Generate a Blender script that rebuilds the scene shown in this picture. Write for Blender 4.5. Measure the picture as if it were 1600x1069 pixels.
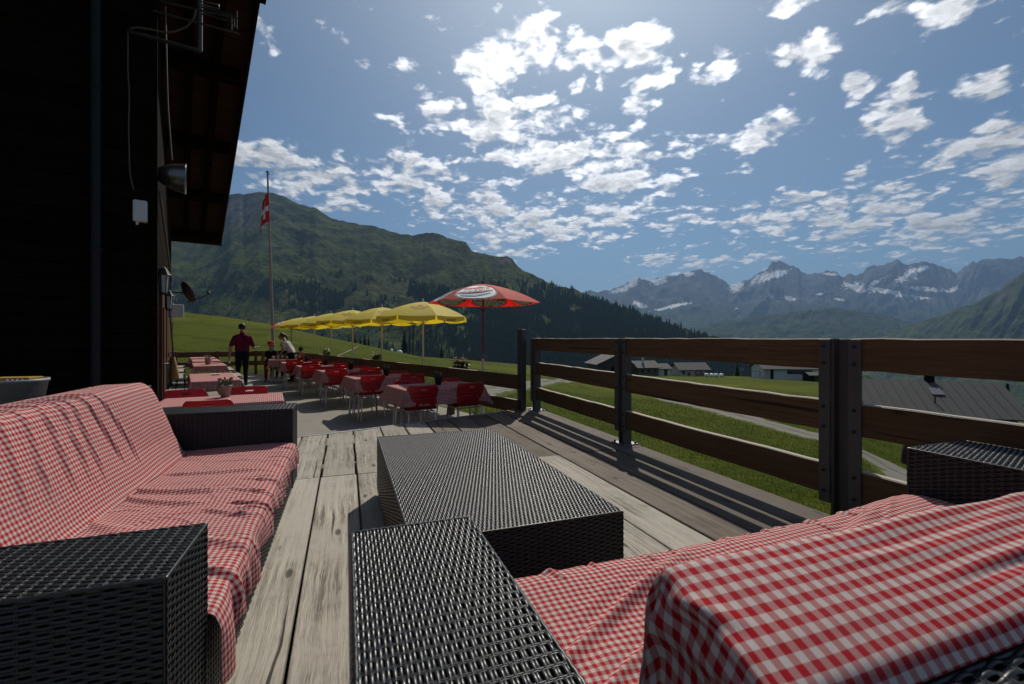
import bpy, bmesh, math, random
import numpy as np
from mathutils import Vector, Matrix
random.seed(7); RNG = np.random.default_rng(7)
SC = bpy.context.scene
for o in list(bpy.data.objects): bpy.data.objects.remove(o)
COL = SC.collection
R = math.radians

# ------------------------------------------------------------------ camera
F, CAMZ, HOR = 720.0, 1.11, 528.0            # focal length in px of a 1600 px wide picture, eye height, horizon row
cam_data = bpy.data.cameras.new('camera'); cam = bpy.data.objects.new('camera', cam_data); COL.objects.link(cam)
cam.location = (0, 0, CAMZ); cam.rotation_euler = (R(90), 0, 0)
cam_data.sensor_width = 36; cam_data.lens = 36 * F / 1600; cam_data.shift_y = -6.5 / 1600
cam_data.clip_start = 0.02; cam_data.clip_end = 120000
cam_data.dof.use_dof = True; cam_data.dof.focus_distance = 5.0; cam_data.dof.aperture_fstop = 9.0
SC.camera = cam
SC.cycles.max_bounces = 6; SC.cycles.diffuse_bounces = 3; SC.cycles.glossy_bounces = 3; SC.cycles.transmission_bounces = 3; SC.cycles.transparent_max_bounces = 4; SC.cycles.volume_bounces = 0; SC.cycles.caustics_reflective = False; SC.cycles.caustics_refractive = False
# ------------------------------------------------------------------ light
SUN_AZ, SUN_EL = 11.0, 46.0                  # degrees right of straight ahead, above the horizon
SKY_STRENGTH, SUN_STRENGTH, EXPOSURE = 0.064, 5.0, -0.26
SC.view_settings.view_transform = 'Standard'; SC.view_settings.look = 'None'
SC.view_settings.exposure = EXPOSURE; SC.view_settings.gamma = 1.0; SC.view_settings.use_curve_mapping = False
sd = Vector((math.sin(R(SUN_AZ))*math.cos(R(SUN_EL)), math.cos(R(SUN_AZ))*math.cos(R(SUN_EL)), math.sin(R(SUN_EL))))
sun_data = bpy.data.lights.new('sun', 'SUN'); sun_data.energy = SUN_STRENGTH; sun_data.angle = R(0.53); sun_data.color = (1.0, 0.92, 0.80)
sun = bpy.data.objects.new('sun', sun_data); COL.objects.link(sun); sun.rotation_euler = sd.to_track_quat('Z', 'Y').to_euler()

class NT:                                    # tiny node-tree helper
    def __init__(s, t): s.t = t; s.t.nodes.clear()
    def n(s, typ, ins=None, **kw):
        nd = s.t.nodes.new(typ)
        for k, v in kw.items(): setattr(nd, k, v)
        for k, v in (ins or {}).items():
            if hasattr(v, 'is_output') or isinstance(v, bpy.types.NodeSocket): s.t.links.new(v, nd.inputs[k])
            else: nd.inputs[k].default_value = v
        return nd
    def m(s, op, a, b=0.0, c=0.0, clamp=False):
        return s.n('ShaderNodeMath', {0: a, 1: b, 2: c}, operation=op, use_clamp=clamp).outputs[0]
    def v(s, op, a, b=(0, 0, 0)):
        nd = s.n('ShaderNodeVectorMath', {0: a, 1: b}, operation=op)
        return nd.outputs[1] if op in ('LENGTH', 'DOT_PRODUCT', 'DISTANCE') else nd.outputs[0]
    def mix(s, f, a, b, bt='MIX'):
        nd = s.n('ShaderNodeMix', data_type='RGBA', blend_type=bt)
        for k, v in ((0, f), (6, a), (7, b)):
            if isinstance(v, bpy.types.NodeSocket): s.t.links.new(v, nd.inputs[k])
            else: nd.inputs[k].default_value = (v if k == 0 else (*v[:3], 1))
        return nd.outputs[2]
    def mr(s, x, a, b, c=0.0, d=1.0, smooth=True):
        return s.n('ShaderNodeMapRange', {0: x, 1: a, 2: b, 3: c, 4: d}, interpolation_type='SMOOTHSTEP' if smooth else 'LINEAR').outputs[0]
    def noise2(s, vec, scale, detail=4, rough=0.5, dist=0.0):
        return s.n('ShaderNodeTexNoise', {'Vector': vec, 'Scale': scale, 'Detail': detail, 'Roughness': rough, 'Distortion': dist}, noise_dimensions='2D').outputs[0]
    def noise(s, vec, scale, detail=4, rough=0.5, dist=0.0):
        return s.n('ShaderNodeTexNoise', {'Vector': vec, 'Scale': scale, 'Detail': detail, 'Roughness': rough, 'Distortion': dist}).outputs[0]

world = bpy.data.worlds.new('World'); SC.world = world; world.use_nodes = True
world.cycles.sampling_method = 'MANUAL'; world.cycles.sample_map_resolution = 512
def build_world():
    t = NT(world.node_tree)
    sky = t.n('ShaderNodeTexSky', sky_type='NISHITA', sun_disc=False)
    sky.sun_elevation = R(SUN_EL); sky.sun_rotation = R(SUN_AZ); sky.altitude = 1500; sky.air_density = 1.0; sky.dust_density = 1.6; sky.ozone_density = 1.5
    d = t.v('NORMALIZE', t.n('ShaderNodeTexCoord').outputs['Generated'])
    sp = t.n('ShaderNodeSeparateXYZ', {0: d}); x, y, z = sp.outputs
    el = t.m('ARCSINE', z); az = t.m('ARCTAN2', x, y)
    # the cloud layer: a plane overhead, compressed towards the horizon
    zz = t.m('ADD', t.m('MAXIMUM', z, 0.0), 0.17)
    P = t.n('ShaderNodeCombineXYZ', {0: t.m('DIVIDE', x, zz), 1: t.m('DIVIDE', y, zz), 2: 0.0}).outputs[0]
    def billow(v):                            # puffs on puffs: rounded cells, roughened
        w = t.v('ADD', v, t.n('ShaderNodeVectorMath', {0: t.n('ShaderNodeTexNoise', {'Vector': v, 'Scale': 9.0, 'Detail': 2.0}, noise_dimensions='2D').outputs[1], 3: .10}, operation='SCALE').outputs[0])
        return t.n('ShaderNodeTexVoronoi', {'Vector': w, 'Scale': 11.0, 'Detail': 1.0, 'Roughness': .55, 'Lacunarity': 2.3}, feature='F1', normalize=True, voronoi_dimensions='2D').outputs[0]
    n1 = t.noise2(P, 6.5, 8, 0.58, 0.2); SPN = (math.sin(R(SUN_AZ))/(math.tan(R(SUN_EL))+.24), math.cos(R(SUN_AZ))/(math.tan(R(SUN_EL))+.24), 0)
    tos = t.n('ShaderNodeVectorMath', {0: t.v('NORMALIZE', t.v('SUBTRACT', SPN, P)), 3: .05}, operation='SCALE').outputs[0]; n1s = t.noise2(t.v('ADD', P, tos), 6.5, 4, 0.58, 0.2)
    n2 = t.m('SUBTRACT', 1.0, t.mr(billow(P), 0.05, 0.55)); n3 = t.noise2(t.v('ADD', P, (7.3, 2.1, 0)), 26.0, 5, 0.6)
    tex = t.m('ADD', t.m('MULTIPLY', n1, 0.66), t.m('ADD', t.m('MULTIPLY', n2, 0.17), t.m('MULTIPLY', n3, 0.17)))
    # main cloud banks: azimuth and elevation of each, with its extent
    q = t.n('ShaderNodeCombineXYZ', {0: az, 1: el, 2: 0.0}).outputs[0]
    banks = [(790,85,95,62,1),(735,100,45,25,.8),(912,100,60,52,.95),(990,85,70,38,.85),(1010,125,40,25,.7),(800,190,150,50,1),(700,190,50,35,.7),(860,245,140,45,1),(980,265,100,60,.9),
             (740,325,110,38,.75),(620,275,130,38,.7),(415,255,120,40,.9),(520,285,110,32,.75),(870,345,140,36,.75),(800,368,90,16,.6),(980,322,60,30,.75),(1190,212,58,28,.95),(1408,165,56,52,1),(1256,84,52,28,.8),
             (1342,134,38,26,.85),(1205,342,85,36,.85),(1345,335,125,58,.95),(1480,350,120,46,.85),(1575,238,75,70,.95),(1490,232,48,36,.7),(1545,132,62,30,.75),(1120,108,42,30,.65),
             (1400,5,70,26,.9),(1490,8,60,24,.8),(1065,343,58,17,.75),(1000,162,42,26,.7),(1225,10,40,20,.7),(1040,405,60,18,.55),(1450,378,90,20,.55),(800,392,60,16,.6),(632,104,34,18,.35),
             (620,52,20,12,.2),(1335,275,30,16,.6),(1395,215,34,18,.6),(404,38,26,18,.3),(498,36,14,10,.15),(1090,415,60,14,.45),(940,370,50,16,.5),(540,325,60,18,.5),(1160,405,60,14,.5)]
    cur = None
    for (px, py, rx, ry, w) in banks:
        k, e = (px-800)/F, (HOR-py)/F
        a0 = math.atan2(k, 1); e0 = math.atan2(e, math.hypot(k, 1))
        ra = rx/F/(1+k*k); re = ry/F/math.hypot(1, k)*math.cos(e0)**2
        dv = t.n('ShaderNodeVectorMath', {0: q, 1: (1/ra, 1/re, 0), 2: (-a0/ra, -e0/re, 1.0-w)}, operation='MULTIPLY_ADD').outputs[0]
        g = t.v('LENGTH', dv); cur = g if cur is None else t.m('MINIMUM', cur, g)
    cur = t.mr(cur, 1.7, 0.1)
    # outside the banks: the same broken cloud
    ahead = t.mr(y, 0.30, -0.05); veil = t.m('MULTIPLY', ahead, t.mr(t.noise2(P, 1.1, 2), 0.42, 0.62, 0, .9))
    cov = t.m('MAXIMUM', cur, veil)
    dens = t.m('ADD', t.m('MULTIPLY', t.m('SUBTRACT', tex, 0.5), CL_TEX), t.m('MULTIPLY', cov, CL_COV))
    alpha = t.mr(dens, 0.31, 0.80); core = t.mr(dens, 0.66, 1.12)
    hz = t.mr(z, 0.0, 0.05)
    alpha = t.m('MULTIPLY', t.m('MULTIPLY', alpha, hz), 0.98)
    cs = t.v('DOT_PRODUCT', d, tuple(sd))
    glow = t.m('POWER', t.m('MAXIMUM', cs, 0.0), 9.0)
    lum = t.m('ADD', CL_BASE, t.m('MULTIPLY', glow, CL_GLOW))
    vcol = t.n('ShaderNodeVectorMath', {0: (0.97, 0.99, 1.0), 3: lum}, operation='SCALE').outputs[0]
    shade = t.m('SUBTRACT', 1.0, t.m('MULTIPLY', core, t.m('ADD', 0.25, t.m('MULTIPLY', glow, 0.42))))
    relief = t.m('MULTIPLY', t.mr(n2, 0.2, 0.9, 0.84, 1.08), t.mr(t.m('SUBTRACT', n1, n1s), -0.10, 0.09, 0.70, 1.15))
    lum = t.m('MULTIPLY', t.m('MULTIPLY', lum, shade), relief)
    ccol = t.n('ShaderNodeVectorMath', {0: (0.985, 0.99, 1.0), 3: lum}, operation='SCALE').outputs[0]
    # thin high veil near the sun
    thin = t.m('MULTIPLY', t.mr(t.noise2(P, 0.5, 3, .5), 0.30, 0.72, .6, 1), t.m('ADD', .01, t.m('MULTIPLY', t.m('POWER', t.m('MAXIMUM', cs, 0.0), 5.0), 0.17)))
    skyc = t.n('ShaderNodeVectorMath', {0: sky.outputs[0], 1: SKY_TINT}, operation='MULTIPLY').outputs[0]
    base = t.mix(thin, skyc, vcol)
    out = t.mix(alpha, base, ccol)
    bg = t.n('ShaderNodeBackground', {0: out, 1: SKY_STRENGTH})
    t.t.links.new(bg.outputs[0], t.n('ShaderNodeOutputWorld').inputs[0])
CL_BASE, CL_GLOW, SKY_TINT, CL_TEX, CL_COV = 12.5, 34.0, (0.80, 1.05, 1.16), 2.8, 0.72
build_world()

# ------------------------------------------------------------------ frames of reference
def W(px, py, z):                            # the point at height z that the photograph shows at (px, py)
    Y = F*(CAMZ-z)/(py-HOR); return Vector(((px-800)/F*Y, Y, z))
def AT(px, py, Y): return Vector(((px-800)/F*Y, Y, CAMZ-(py-HOR)*Y/F))
DECK_A, FENCE_A, HOUSE_A, ROW_A = R(19.85), R(37.4), R(35.67), R(31.0)
def fr(ang, p, org=(0, 0)):
    c, s = math.cos(ang), math.sin(ang); return Vector((org[0]+c*p[0]-s*p[1], org[1]+s*p[0]+c*p[1], p[2] if len(p) > 2 else 0))
TZ = -0.34                                   # terrace level (the deck is 0)

# ------------------------------------------------------------------ mesh helpers
def tag(o, label=None, cat=None, group=None, kind=None):
    if label: o['label'] = label
    if cat: o['category'] = cat
    if group: o['group'] = group
    if kind: o['kind'] = kind
    return o
def link(o, parent=None):
    COL.objects.link(o)
    if parent: o.parent = parent
    return o
def empty(name, loc=(0, 0, 0), rz=0, **k):
    o = bpy.data.objects.new(name, None); o.empty_display_size = .1; o.location = loc; o.rotation_euler = (0, 0, rz); link(o); return tag(o, **k)
def copy_tree(o, parent=None):
    c = o.copy(); COL.objects.link(c); c.parent = parent
    for ch in list(o.children): copy_tree(ch, c)
    return c
def npmesh(name, V, Q, smooth=True, uv=None, attrs=None):
    V = np.asarray(V, np.float32); Q = np.asarray(Q, np.int32); k = Q.shape[1]
    me = bpy.data.meshes.new(name); me.vertices.add(len(V)); me.vertices.foreach_set('co', V.ravel())
    me.loops.add(Q.size); me.loops.foreach_set('vertex_index', Q.ravel())
    me.polygons.add(len(Q)); me.polygons.foreach_set('loop_start', np.arange(0, Q.size, k, dtype=np.int32))
    me.polygons.foreach_set('use_smooth', np.full(len(Q), smooth))
    if uv is not None:
        l = me.uv_layers.new(name='UVMap'); l.data.foreach_set('uv', np.asarray(uv, np.float32)[Q.ravel()].ravel())
    for an, av in (attrs or {}).items():
        a = me.attributes.new(an, 'FLOAT', 'POINT'); a.data.foreach_set('value', np.asarray(av, np.float32))
    me.update(calc_edges=True); return me
def gridq(nu, nv, off=0):
    i = np.arange(nu-1)[:, None]*nv+np.arange(nv-1)[None, :]+off
    return np.stack([i, i+nv, i+nv+1, i+1], -1).reshape(-1, 4)
class MB:
    def __init__(s): s.V = []; s.Fc = []; s.S = []; s.M = []
    def add(s, V, Fc, smooth=False, mi=0):
        o = len(s.V); s.V += [tuple(v) for v in V]; s.Fc += [[i+o for i in f] for f in Fc]; s.S += [smooth]*len(Fc); s.M += [mi]*len(Fc); return s
    def box(s, lo, hi, M=None, mi=0):
        V = [Vector((x, y, z)) for x in (lo[0], hi[0]) for y in (lo[1], hi[1]) for z in (lo[2], hi[2])]
        if M is not None: V = [M @ v for v in V]
        return s.add(V, [(0, 1, 3, 2), (4, 6, 7, 5), (0, 4, 5, 1), (2, 3, 7, 6), (0, 2, 6, 4), (1, 5, 7, 3)], False, mi)
    def bar(s, a, b, w, h, up=(0, 0, 1), mi=0):
        a, b = Vector(a), Vector(b); d = (b-a); L = d.length; d.normalize(); x = d.cross(Vector(up))
        if x.length < 1e-4: x = d.cross(Vector((1, 0, 0)))
        x.normalize(); z = x.cross(d); M = Matrix((x, d, z)).transposed().to_4x4(); M.translation = a
        return s.box((-w/2, 0, -h/2), (w/2, L, h/2), M, mi)
    def tube(s, pts, r, n=8, cap=True, mi=0, smooth=True):
        pts = [Vector(p) for p in pts]; rs = r if isinstance(r, (list, tuple)) else [r]*len(pts); V = []; Fc = []
        d0 = (pts[1]-pts[0]).normalized(); x = d0.cross(Vector((0, 0, 1)))
        if x.length < 1e-3: x = d0.cross(Vector((1, 0, 0)))
        x.normalize()
        for i, p in enumerate(pts):
            d = (pts[min(i+1, len(pts)-1)]-pts[max(i-1, 0)]).normalized(); x = (x-d*x.dot(d)).normalized(); y = d.cross(x)
            V += [p+(x*math.cos(2*math.pi*j/n)+y*math.sin(2*math.pi*j/n))*rs[i] for j in range(n)]
        for i in range(len(pts)-1):
            for j in range(n): Fc.append((i*n+j, i*n+(j+1) % n, (i+1)*n+(j+1) % n, (i+1)*n+j))
        s.add(V, Fc, smooth, mi)
        if cap: s.add(V[:n], [tuple(range(n-1, -1, -1))], False, mi); s.add(V[-n:], [tuple(range(n))], False, mi)
        return s
    def lathe(s, prof, n=16, c=(0, 0, 0), M=None, smooth=True, mi=0):
        V = []; Fc = []
        for (r, z) in prof:
            for j in range(n):
                p = Vector((r*math.cos(2*math.pi*j/n)+c[0], r*math.sin(2*math.pi*j/n)+c[1], z+c[2])); V.append(M @ p if M is not None else p)
        for i in range(len(prof)-1):
            for j in range(n): Fc.append((i*n+j, i*n+(j+1) % n, (i+1)*n+(j+1) % n, (i+1)*n+j))
        return s.add(V, Fc, smooth, mi)
    def prism(s, poly, z0, z1, mi=0, M=None):
        n = len(poly); V = [Vector((p[0], p[1], z0)) for p in poly]+[Vector((p[0], p[1], z1)) for p in poly]
        if M is not None: V = [M @ v for v in V]
        return s.add(V, [tuple(range(n-1, -1, -1)), tuple(range(n, 2*n))]+[(i, (i+1) % n, n+(i+1) % n, n+i) for i in range(n)], False, mi)
    def mesh(s, name):
        me = bpy.data.meshes.new(name); me.from_pydata(s.V, [], s.Fc); me.polygons.foreach_set('use_smooth', s.S); me.polygons.foreach_set('material_index', s.M); me.update(); return me
    def build(s, name, mat, parent=None, bevel=0, **k):
        o = bpy.data.objects.new(name, s.mesh(name)); link(o, parent)
        for m in (mat if isinstance(mat, (list, tuple)) else [mat]): o.data.materials.append(m)
        if bevel:
            b = o.modifiers.new('bevel', 'BEVEL'); b.width = bevel; b.segments = 2; b.limit_method = 'ANGLE'; b.angle_limit = R(40)
        return tag(o, **k)
def obj(name, me, mat, parent=None, **k):
    o = bpy.data.objects.new(name, me); link(o, parent); me.materials.append(mat); return tag(o, **k)
def recentre(o):                              # put a top-level mesh's origin at its base centre
    c = np.array([v.co[:] for v in o.data.vertices]); b = Vector(((c[:, 0].min()+c[:, 0].max())/2, (c[:, 1].min()+c[:, 1].max())/2, c[:, 2].min()))
    o.data.transform(Matrix.Translation(-b)); o.location = o.location + b; return o

# lattice noise
def _h(ix, iy, seed):
    h = (ix.astype(np.int64)*374761393+iy.astype(np.int64)*668265263+seed*1442695041) & 0xffffffff
    h = ((h ^ (h >> 13))*1274126177) & 0xffffffff; h = h ^ (h >> 16); return (h & 0xffff)/65535.0
def vn(x, y, seed=0):
    x = np.asarray(x, float); y = np.asarray(y, float); ix = np.floor(x); iy = np.floor(y); fx = x-ix; fy = y-iy
    fx = fx*fx*fx*(fx*(fx*6-15)+10); fy = fy*fy*fy*(fy*(fy*6-15)+10)
    a, b, c, d = _h(ix, iy, seed), _h(ix+1, iy, seed), _h(ix, iy+1, seed), _h(ix+1, iy+1, seed)
    return (a+(b-a)*fx)*(1-fy)+(c+(d-c)*fx)*fy
def fbm(x, y, o=5, seed=0, g=.5, ridged=False):
    s = 0; a = 1; t = 0
    for i in range(o):
        n = vn(x*2**i+i*17.3, y*2**i-i*9.1, seed+i)
        if ridged: n = 1-np.abs(2*n-1)
        s = s+a*n; t += a; a *= g
    return s/t
def sstep(x, a, b): t = np.clip((x-a)/(b-a), 0, 1); return t*t*(3-2*t)

# ------------------------------------------------------------------ materials
MATS = {}
def mat(name, fn):
    m = bpy.data.materials.new(name); m.use_nodes = True; t = NT(m.node_tree); out = t.n('ShaderNodeOutputMaterial')
    sh, disp = fn(t), None
    t.t.links.new(sh, out.inputs[0]); MATS[name] = m; return m
def bsdf(t, col, rough=.6, bump=None, bs=.3, bd=.01, spec=.5, metal=0.0, extra=None):
    ins = {'Base Color': col if isinstance(col, bpy.types.NodeSocket) else (*col[:3], 1), 'Roughness': rough, 'Specular IOR Level': spec, 'Metallic': metal}
    if bump is not None: ins['Normal'] = t.n('ShaderNodeBump', {'Height': bump, 'Strength': bs, 'Distance': bd}).outputs[0]
    ins.update(extra or {})
    return t.n('ShaderNodeBsdfPrincipled', ins).outputs[0]
def tc(t, k='Object'): return t.n('ShaderNodeTexCoord').outputs[k]
def simple(name, col, rough=.5, metal=0.0, spec=.5, var=.25, scale=9, bs=.0):
    def f(t):
        n = t.noise(tc(t), scale, 5, .6); lo = tuple(c*(1-var) for c in col); hi = tuple(min(1, c*(1+var)) for c in col)
        return bsdf(t, t.mix(n, lo, hi), t.mr(n, .2, .8, max(0, rough-.08), min(1, rough+.08)), n if bs else None, bs, .004, spec, metal)
    return mat(name, f)
def rnd(t): return t.n('ShaderNodeObjectInfo').outputs['Random']
def wood(name, dark, light, grey=None, sx=38, sy=1.3, rough=.8, bs=.5, knots=True, along=1, spec=.25, sunlit_top=None):
    def f(t):
        r = rnd(t); o = tc(t); off = t.n('ShaderNodeCombineXYZ', {0: t.m('MULTIPLY', r, 31.0), 1: t.m('MULTIPLY', r, 17.0), 2: t.m('MULTIPLY', r, 9.0)}).outputs[0]
        sc = [sx, sx, sx]; sc[along] = sy
        p = t.v('ADD', o, off); wob = t.noise(t.v('MULTIPLY', p, (3, 3, 3)), 1.0, 2)
        pw = t.v('ADD', p, t.n('ShaderNodeCombineXYZ', {0: t.m('MULTIPLY', wob, .03), 1: 0.0, 2: 0.0}).outputs[0])
        ps = t.v('MULTIPLY', pw, tuple(sc)); g1 = t.noise(ps, 1.0, 6, .65); g2 = t.noise(ps, 4.5, 4, .7)
        g3 = t.noise(ps, 13.0, 3, .75); g = t.m('ADD', t.m('MULTIPLY', g1, .42), t.m('ADD', t.m('MULTIPLY', g2, .30), t.m('MULTIPLY', g3, .28)))
        col = t.mix(t.mr(g, .39, .60), dark, light)
        big = t.noise(p, 2.2, 4, .6); col = t.mix(t.mr(big, .35, .7, 0, .55), col, tuple(c*.62 for c in light))
        if grey: col = t.mix(t.mr(t.noise(t.v('ADD', p, (5, 5, 5)), 1.4, 5, .65), .42, .62, 0, .8), col, grey)
        col = t.mix(t.mr(r, 0, 1, 0, .42, False), col, tuple(c*.55 for c in dark))
        crack = t.mr(t.noise(t.v('MULTIPLY', pw, tuple(s*(.6 if i != along else .35) for i, s in enumerate(sc))), 1.0, 3, .5), .285, .32, 1.0, 0.0)
        h = t.m('SUBTRACT', g, t.m('MULTIPLY', crack, .7))
        if knots:
            kv = t.n('ShaderNodeTexVoronoi', {'Vector': t.v('MULTIPLY', pw, (7, 2.4, 7) if along == 1 else (2.4, 7, 7)), 'Scale': 1.0, 'Randomness': 1.0}).outputs[0]
            kn = t.mr(kv, .07, .15, 1.0, 0.0); col = t.mix(t.m('MULTIPLY', kn, .8), col, tuple(c*.35 for c in dark)); h = t.m('SUBTRACT', h, t.m('MULTIPLY', kn, .2))
        col = t.mix(t.m('MULTIPLY', crack, .85), col, tuple(c*.18 for c in dark))
        if sunlit_top:  # bright sunlit top edges painted into the colour of upward faces
            nz = t.n('ShaderNodeSeparateXYZ', {0: t.n('ShaderNodeNewGeometry').outputs['Normal']}).outputs[2]; col = t.mix(t.m('MULTIPLY', t.mr(nz, .4, .75), t.mr(g, .3, .6, .6, 1)), col, sunlit_top)
        return bsdf(t, col, rough, h, bs, .006, spec)
    return mat(name, f)
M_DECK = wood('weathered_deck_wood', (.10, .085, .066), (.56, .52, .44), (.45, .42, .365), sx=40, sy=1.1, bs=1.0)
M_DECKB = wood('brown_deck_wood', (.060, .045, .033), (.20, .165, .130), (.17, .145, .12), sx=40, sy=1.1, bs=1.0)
M_RAIL = wood('brown_rail_wood', (.080, .039, .016), (.18, .098, .046), None, along=0, rough=.7, bs=.35, spec=.3, sunlit_top=(.40, .36, .30))
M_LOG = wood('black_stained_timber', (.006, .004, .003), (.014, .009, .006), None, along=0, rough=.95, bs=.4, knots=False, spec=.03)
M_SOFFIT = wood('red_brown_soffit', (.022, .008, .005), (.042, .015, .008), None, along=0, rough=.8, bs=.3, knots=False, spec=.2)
M_DOORW = wood('red_brown_door_wood', (.07, .025, .012), (.13, .05, .025), None, along=2, rough=.5, bs=.2, knots=False)
M_BARN = wood('old_barn_boards', (.05, .04, .032), (.12, .10, .085), None, along=2, sx=6, sy=.4, rough=.9, bs=.2, knots=False)
M_CHAL = wood('light_chalet_boards', (.13, .10, .07), (.24, .20, .15), None, along=0, sx=6, sy=.4, rough=.9, bs=.2, knots=False)
M_STEEL = simple('galvanised_steel', (.16, .165, .17), .5, .75, .5, .25, 14)
M_STEELD = simple('painted_steel_post', (.085, .080, .078), .55, .3, .5, .25, 18)
M_CHROME = simple('chair_tube_steel', (.42, .42, .43), .3, .9, .5, .1)
M_BOLT = simple('dark_bolt', (.03, .03, .03), .5, .6)
M_WHITE = simple('white_plastic', (.55, .55, .55), .45, 0, .5, .06)
M_CREAM = simple('cream_pole', (.62, .56, .42), .5, 0, .5, .1)
M_BLACK = simple('black_plastic', (.012, .012, .013), .5)
M_ALU = simple('aluminium_horn', (.17, .175, .18), .30, .85, .5, .08)
M_PIPE = simple('zinc_downpipe', (.004, .005, .006), .7, .1)
M_PACK = simple('packet_yellow', (.26, .17, .02), .7)
M_CABLE = simple('grey_cable', (.07, .06, .05), .6)
M_AER = simple('dull_aerial_metal', (.07, .07, .07), .5, .6)
M_DISH = simple('brown_dish', (.16, .12, .10), .6)
def f_redp(t):
    n = t.noise(tc(t), 9, 4); c = t.mix(n, (.36, .007, .014), (.44, .010, .018))
    return t.n('ShaderNodeMixShader', {0: .28, 1: bsdf(t, c, .32), 2: t.n('ShaderNodeBsdfTranslucent', {0: (.75, .012, .016, 1)}).outputs[0]}).outputs[0]
M_REDP = mat('red_chair_plastic', f_redp)
M_TUB = simple('grey_white_tub', (.26, .27, .28), .5, 0, .5, .06)
M_STRAW = simple('straw', (.26, .15, .05), .8, bs=.3)
M_POTW = simple('pale_plant_pot', (.30, .25, .22), .7, bs=.2)
M_POTD = simple('dark_plant_pot', (.03, .025, .022), .6)
M_LEAF = simple('plant_leaf', (.05, .095, .022), .5, var=.5, scale=30)
M_FLP = simple('pink_flower', (.62, .30, .30), .6, var=.3, scale=30)
M_FLW = simple('white_flower', (.75, .72, .65), .6)
M_ORANGE = simple('orange_fabric', (.45, .10, .02), .8, bs=.3)
M_PLASTER = simple('white_plaster', (.55, .56, .58), .9, 0, .2, .08, 3)
M_PLASTC = simple('cream_plaster', (.44, .42, .36), .9, 0, .2, .1, 3)
M_WIN = simple('dark_window_glass', (.015, .018, .022), .12, 0, .6)
M_GLASS = simple('lantern_glass', (.42, .46, .44), .15, 0, .6, .1)
M_TRIM = simple('edge_trim', (.42, .42, .42), .5, .5)
M_COREB = simple('black_core', (.006, .006, .007), .8, 0, .1)
def f_rattan(t):
    n = t.noise(tc(t), 60, 4, .6); return bsdf(t, t.mix(n, (.009, .010, .012), (.020, .023, .026)), t.mr(n, .3, .7, .28, .42), None, spec=.5)
M_RAT = mat('black_rattan', f_rattan)
def f_roof(t):
    o = tc(t); n = t.noise(t.v('MULTIPLY', o, (1, .3, 1)), 3, 5, .6); return bsdf(t, t.mix(n, (.042, .043, .044), (.080, .080, .080)), .85, n, .2, .01)
M_ROOF = mat('grey_roof_tile', f_roof)
def f_conc(t):
    o = tc(t); n = t.noise(o, 1.6, 6, .62); f = t.noise(o, 70, 3, .6); st = t.mr(t.noise(o, .7, 4), .4, .65)
    c = t.mix(n, (.19, .18, .16), (.30, .285, .255)); c = t.mix(t.m('MULTIPLY', st, .35), c, (.14, .13, .115)); c = t.mix(t.mr(f, .62, .75, 0, .4), c, (.12, .11, .10))
    return bsdf(t, c, .9, t.m('ADD', n, t.m('MULTIPLY', f, .5)), .3, .004, .2)
M_CONC = mat('worn_terrace_paving', f_conc)
def f_grav(t):
    o = tc(t); n = t.noise(o, .9, 5, .6); f = t.noise(o, 22, 4, .7); e = t.n('ShaderNodeAttribute', attribute_name='edge').outputs['Fac']; w = t.m('MULTIPLY', t.m('SUBTRACT', t.noise(o, 1.6, 5, .7), .5), .9)
    c = t.mix(t.m('MULTIPLY', f, .6), t.mix(n, (.13, .125, .11), (.19, .18, .16)), (.23, .22, .20))
    gr = t.m('MAXIMUM', t.mr(t.m('ADD', e, w), .62, .82), t.mr(t.m('ADD', e, t.m('MULTIPLY', w, -.5)), .18, .02, 0, .6))
    return bsdf(t, t.mix(gr, c, t.mix(f, (.045, .062, .008), (.085, .098, .014))), .95, f, .3, .01, .05)
M_ROAD = mat('pale_gravel', f_grav)
def gingham(t, per=.0205):
    uv = t.n('ShaderNodeUVMap').outputs[0]; s = t.n('ShaderNodeSeparateXYZ', {0: uv}); st = []
    for i in (0, 1):
        fr_ = t.m('FRACT', t.m('DIVIDE', s.outputs[i], per)); tri = t.m('ABSOLUTE', t.m('SUBTRACT', fr_, .5)); st.append(t.mr(tri, .232, .268))
    sm = t.m('ADD', st[0], st[1]); f = t.m('SUBTRACT', t.m('MULTIPLY', sm, .74), t.m('MULTIPLY', t.m('MULTIPLY', sm, sm), .12))
    wv = t.n('ShaderNodeTexWave', {'Vector': t.v('MULTIPLY', uv, (1, 1, 0)), 'Scale': 260.0, 'Distortion': .6, 'Detail': 1.0}).outputs[1]
    n = t.noise(t.v('MULTIPLY', uv, (1, 1, 0)), 3.2, 4, .6)
    col = t.mix(f, (.56, .49, .46), (.37, .006, .014)); col = t.mix(t.mr(n, .4, .75, 0, .16), col, (.30, .22, .22))
    return col, wv
def f_ging(t):
    col, wv = gingham(t)
    d = bsdf(t, col, .9, wv, .25, .0012, .12); tr = t.n('ShaderNodeBsdfTranslucent', {0: col}).outputs[0]
    return t.n('ShaderNodeMixShader', {0: .12, 1: d, 2: tr}).outputs[0]
M_GING = mat('red_white_gingham', f_ging)
def canopy_mat(name, col, tcol, fade):
    def f(t):
        n = t.noise(tc(t), 5, 5, .6); c = t.mix(n, tuple(x*.85 for x in col), col); c = t.mix(t.mr(t.noise(tc(t), 1.3, 3), .4, .7, 0, .25), c, fade)
        d = bsdf(t, c, .75, t.noise(tc(t), 14, 4), .2, .02, .3); tr = t.n('ShaderNodeBsdfTranslucent', {0: (*tcol, 1)}).outputs[0]
        return t.n('ShaderNodeMixShader', {0: .42, 1: d, 2: tr}).outputs[0]
    return mat(name, f)
M_YEL = canopy_mat('yellow_canopy', (.88, .74, .12), (.95, .72, .03), (.88, .80, .30))
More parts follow.
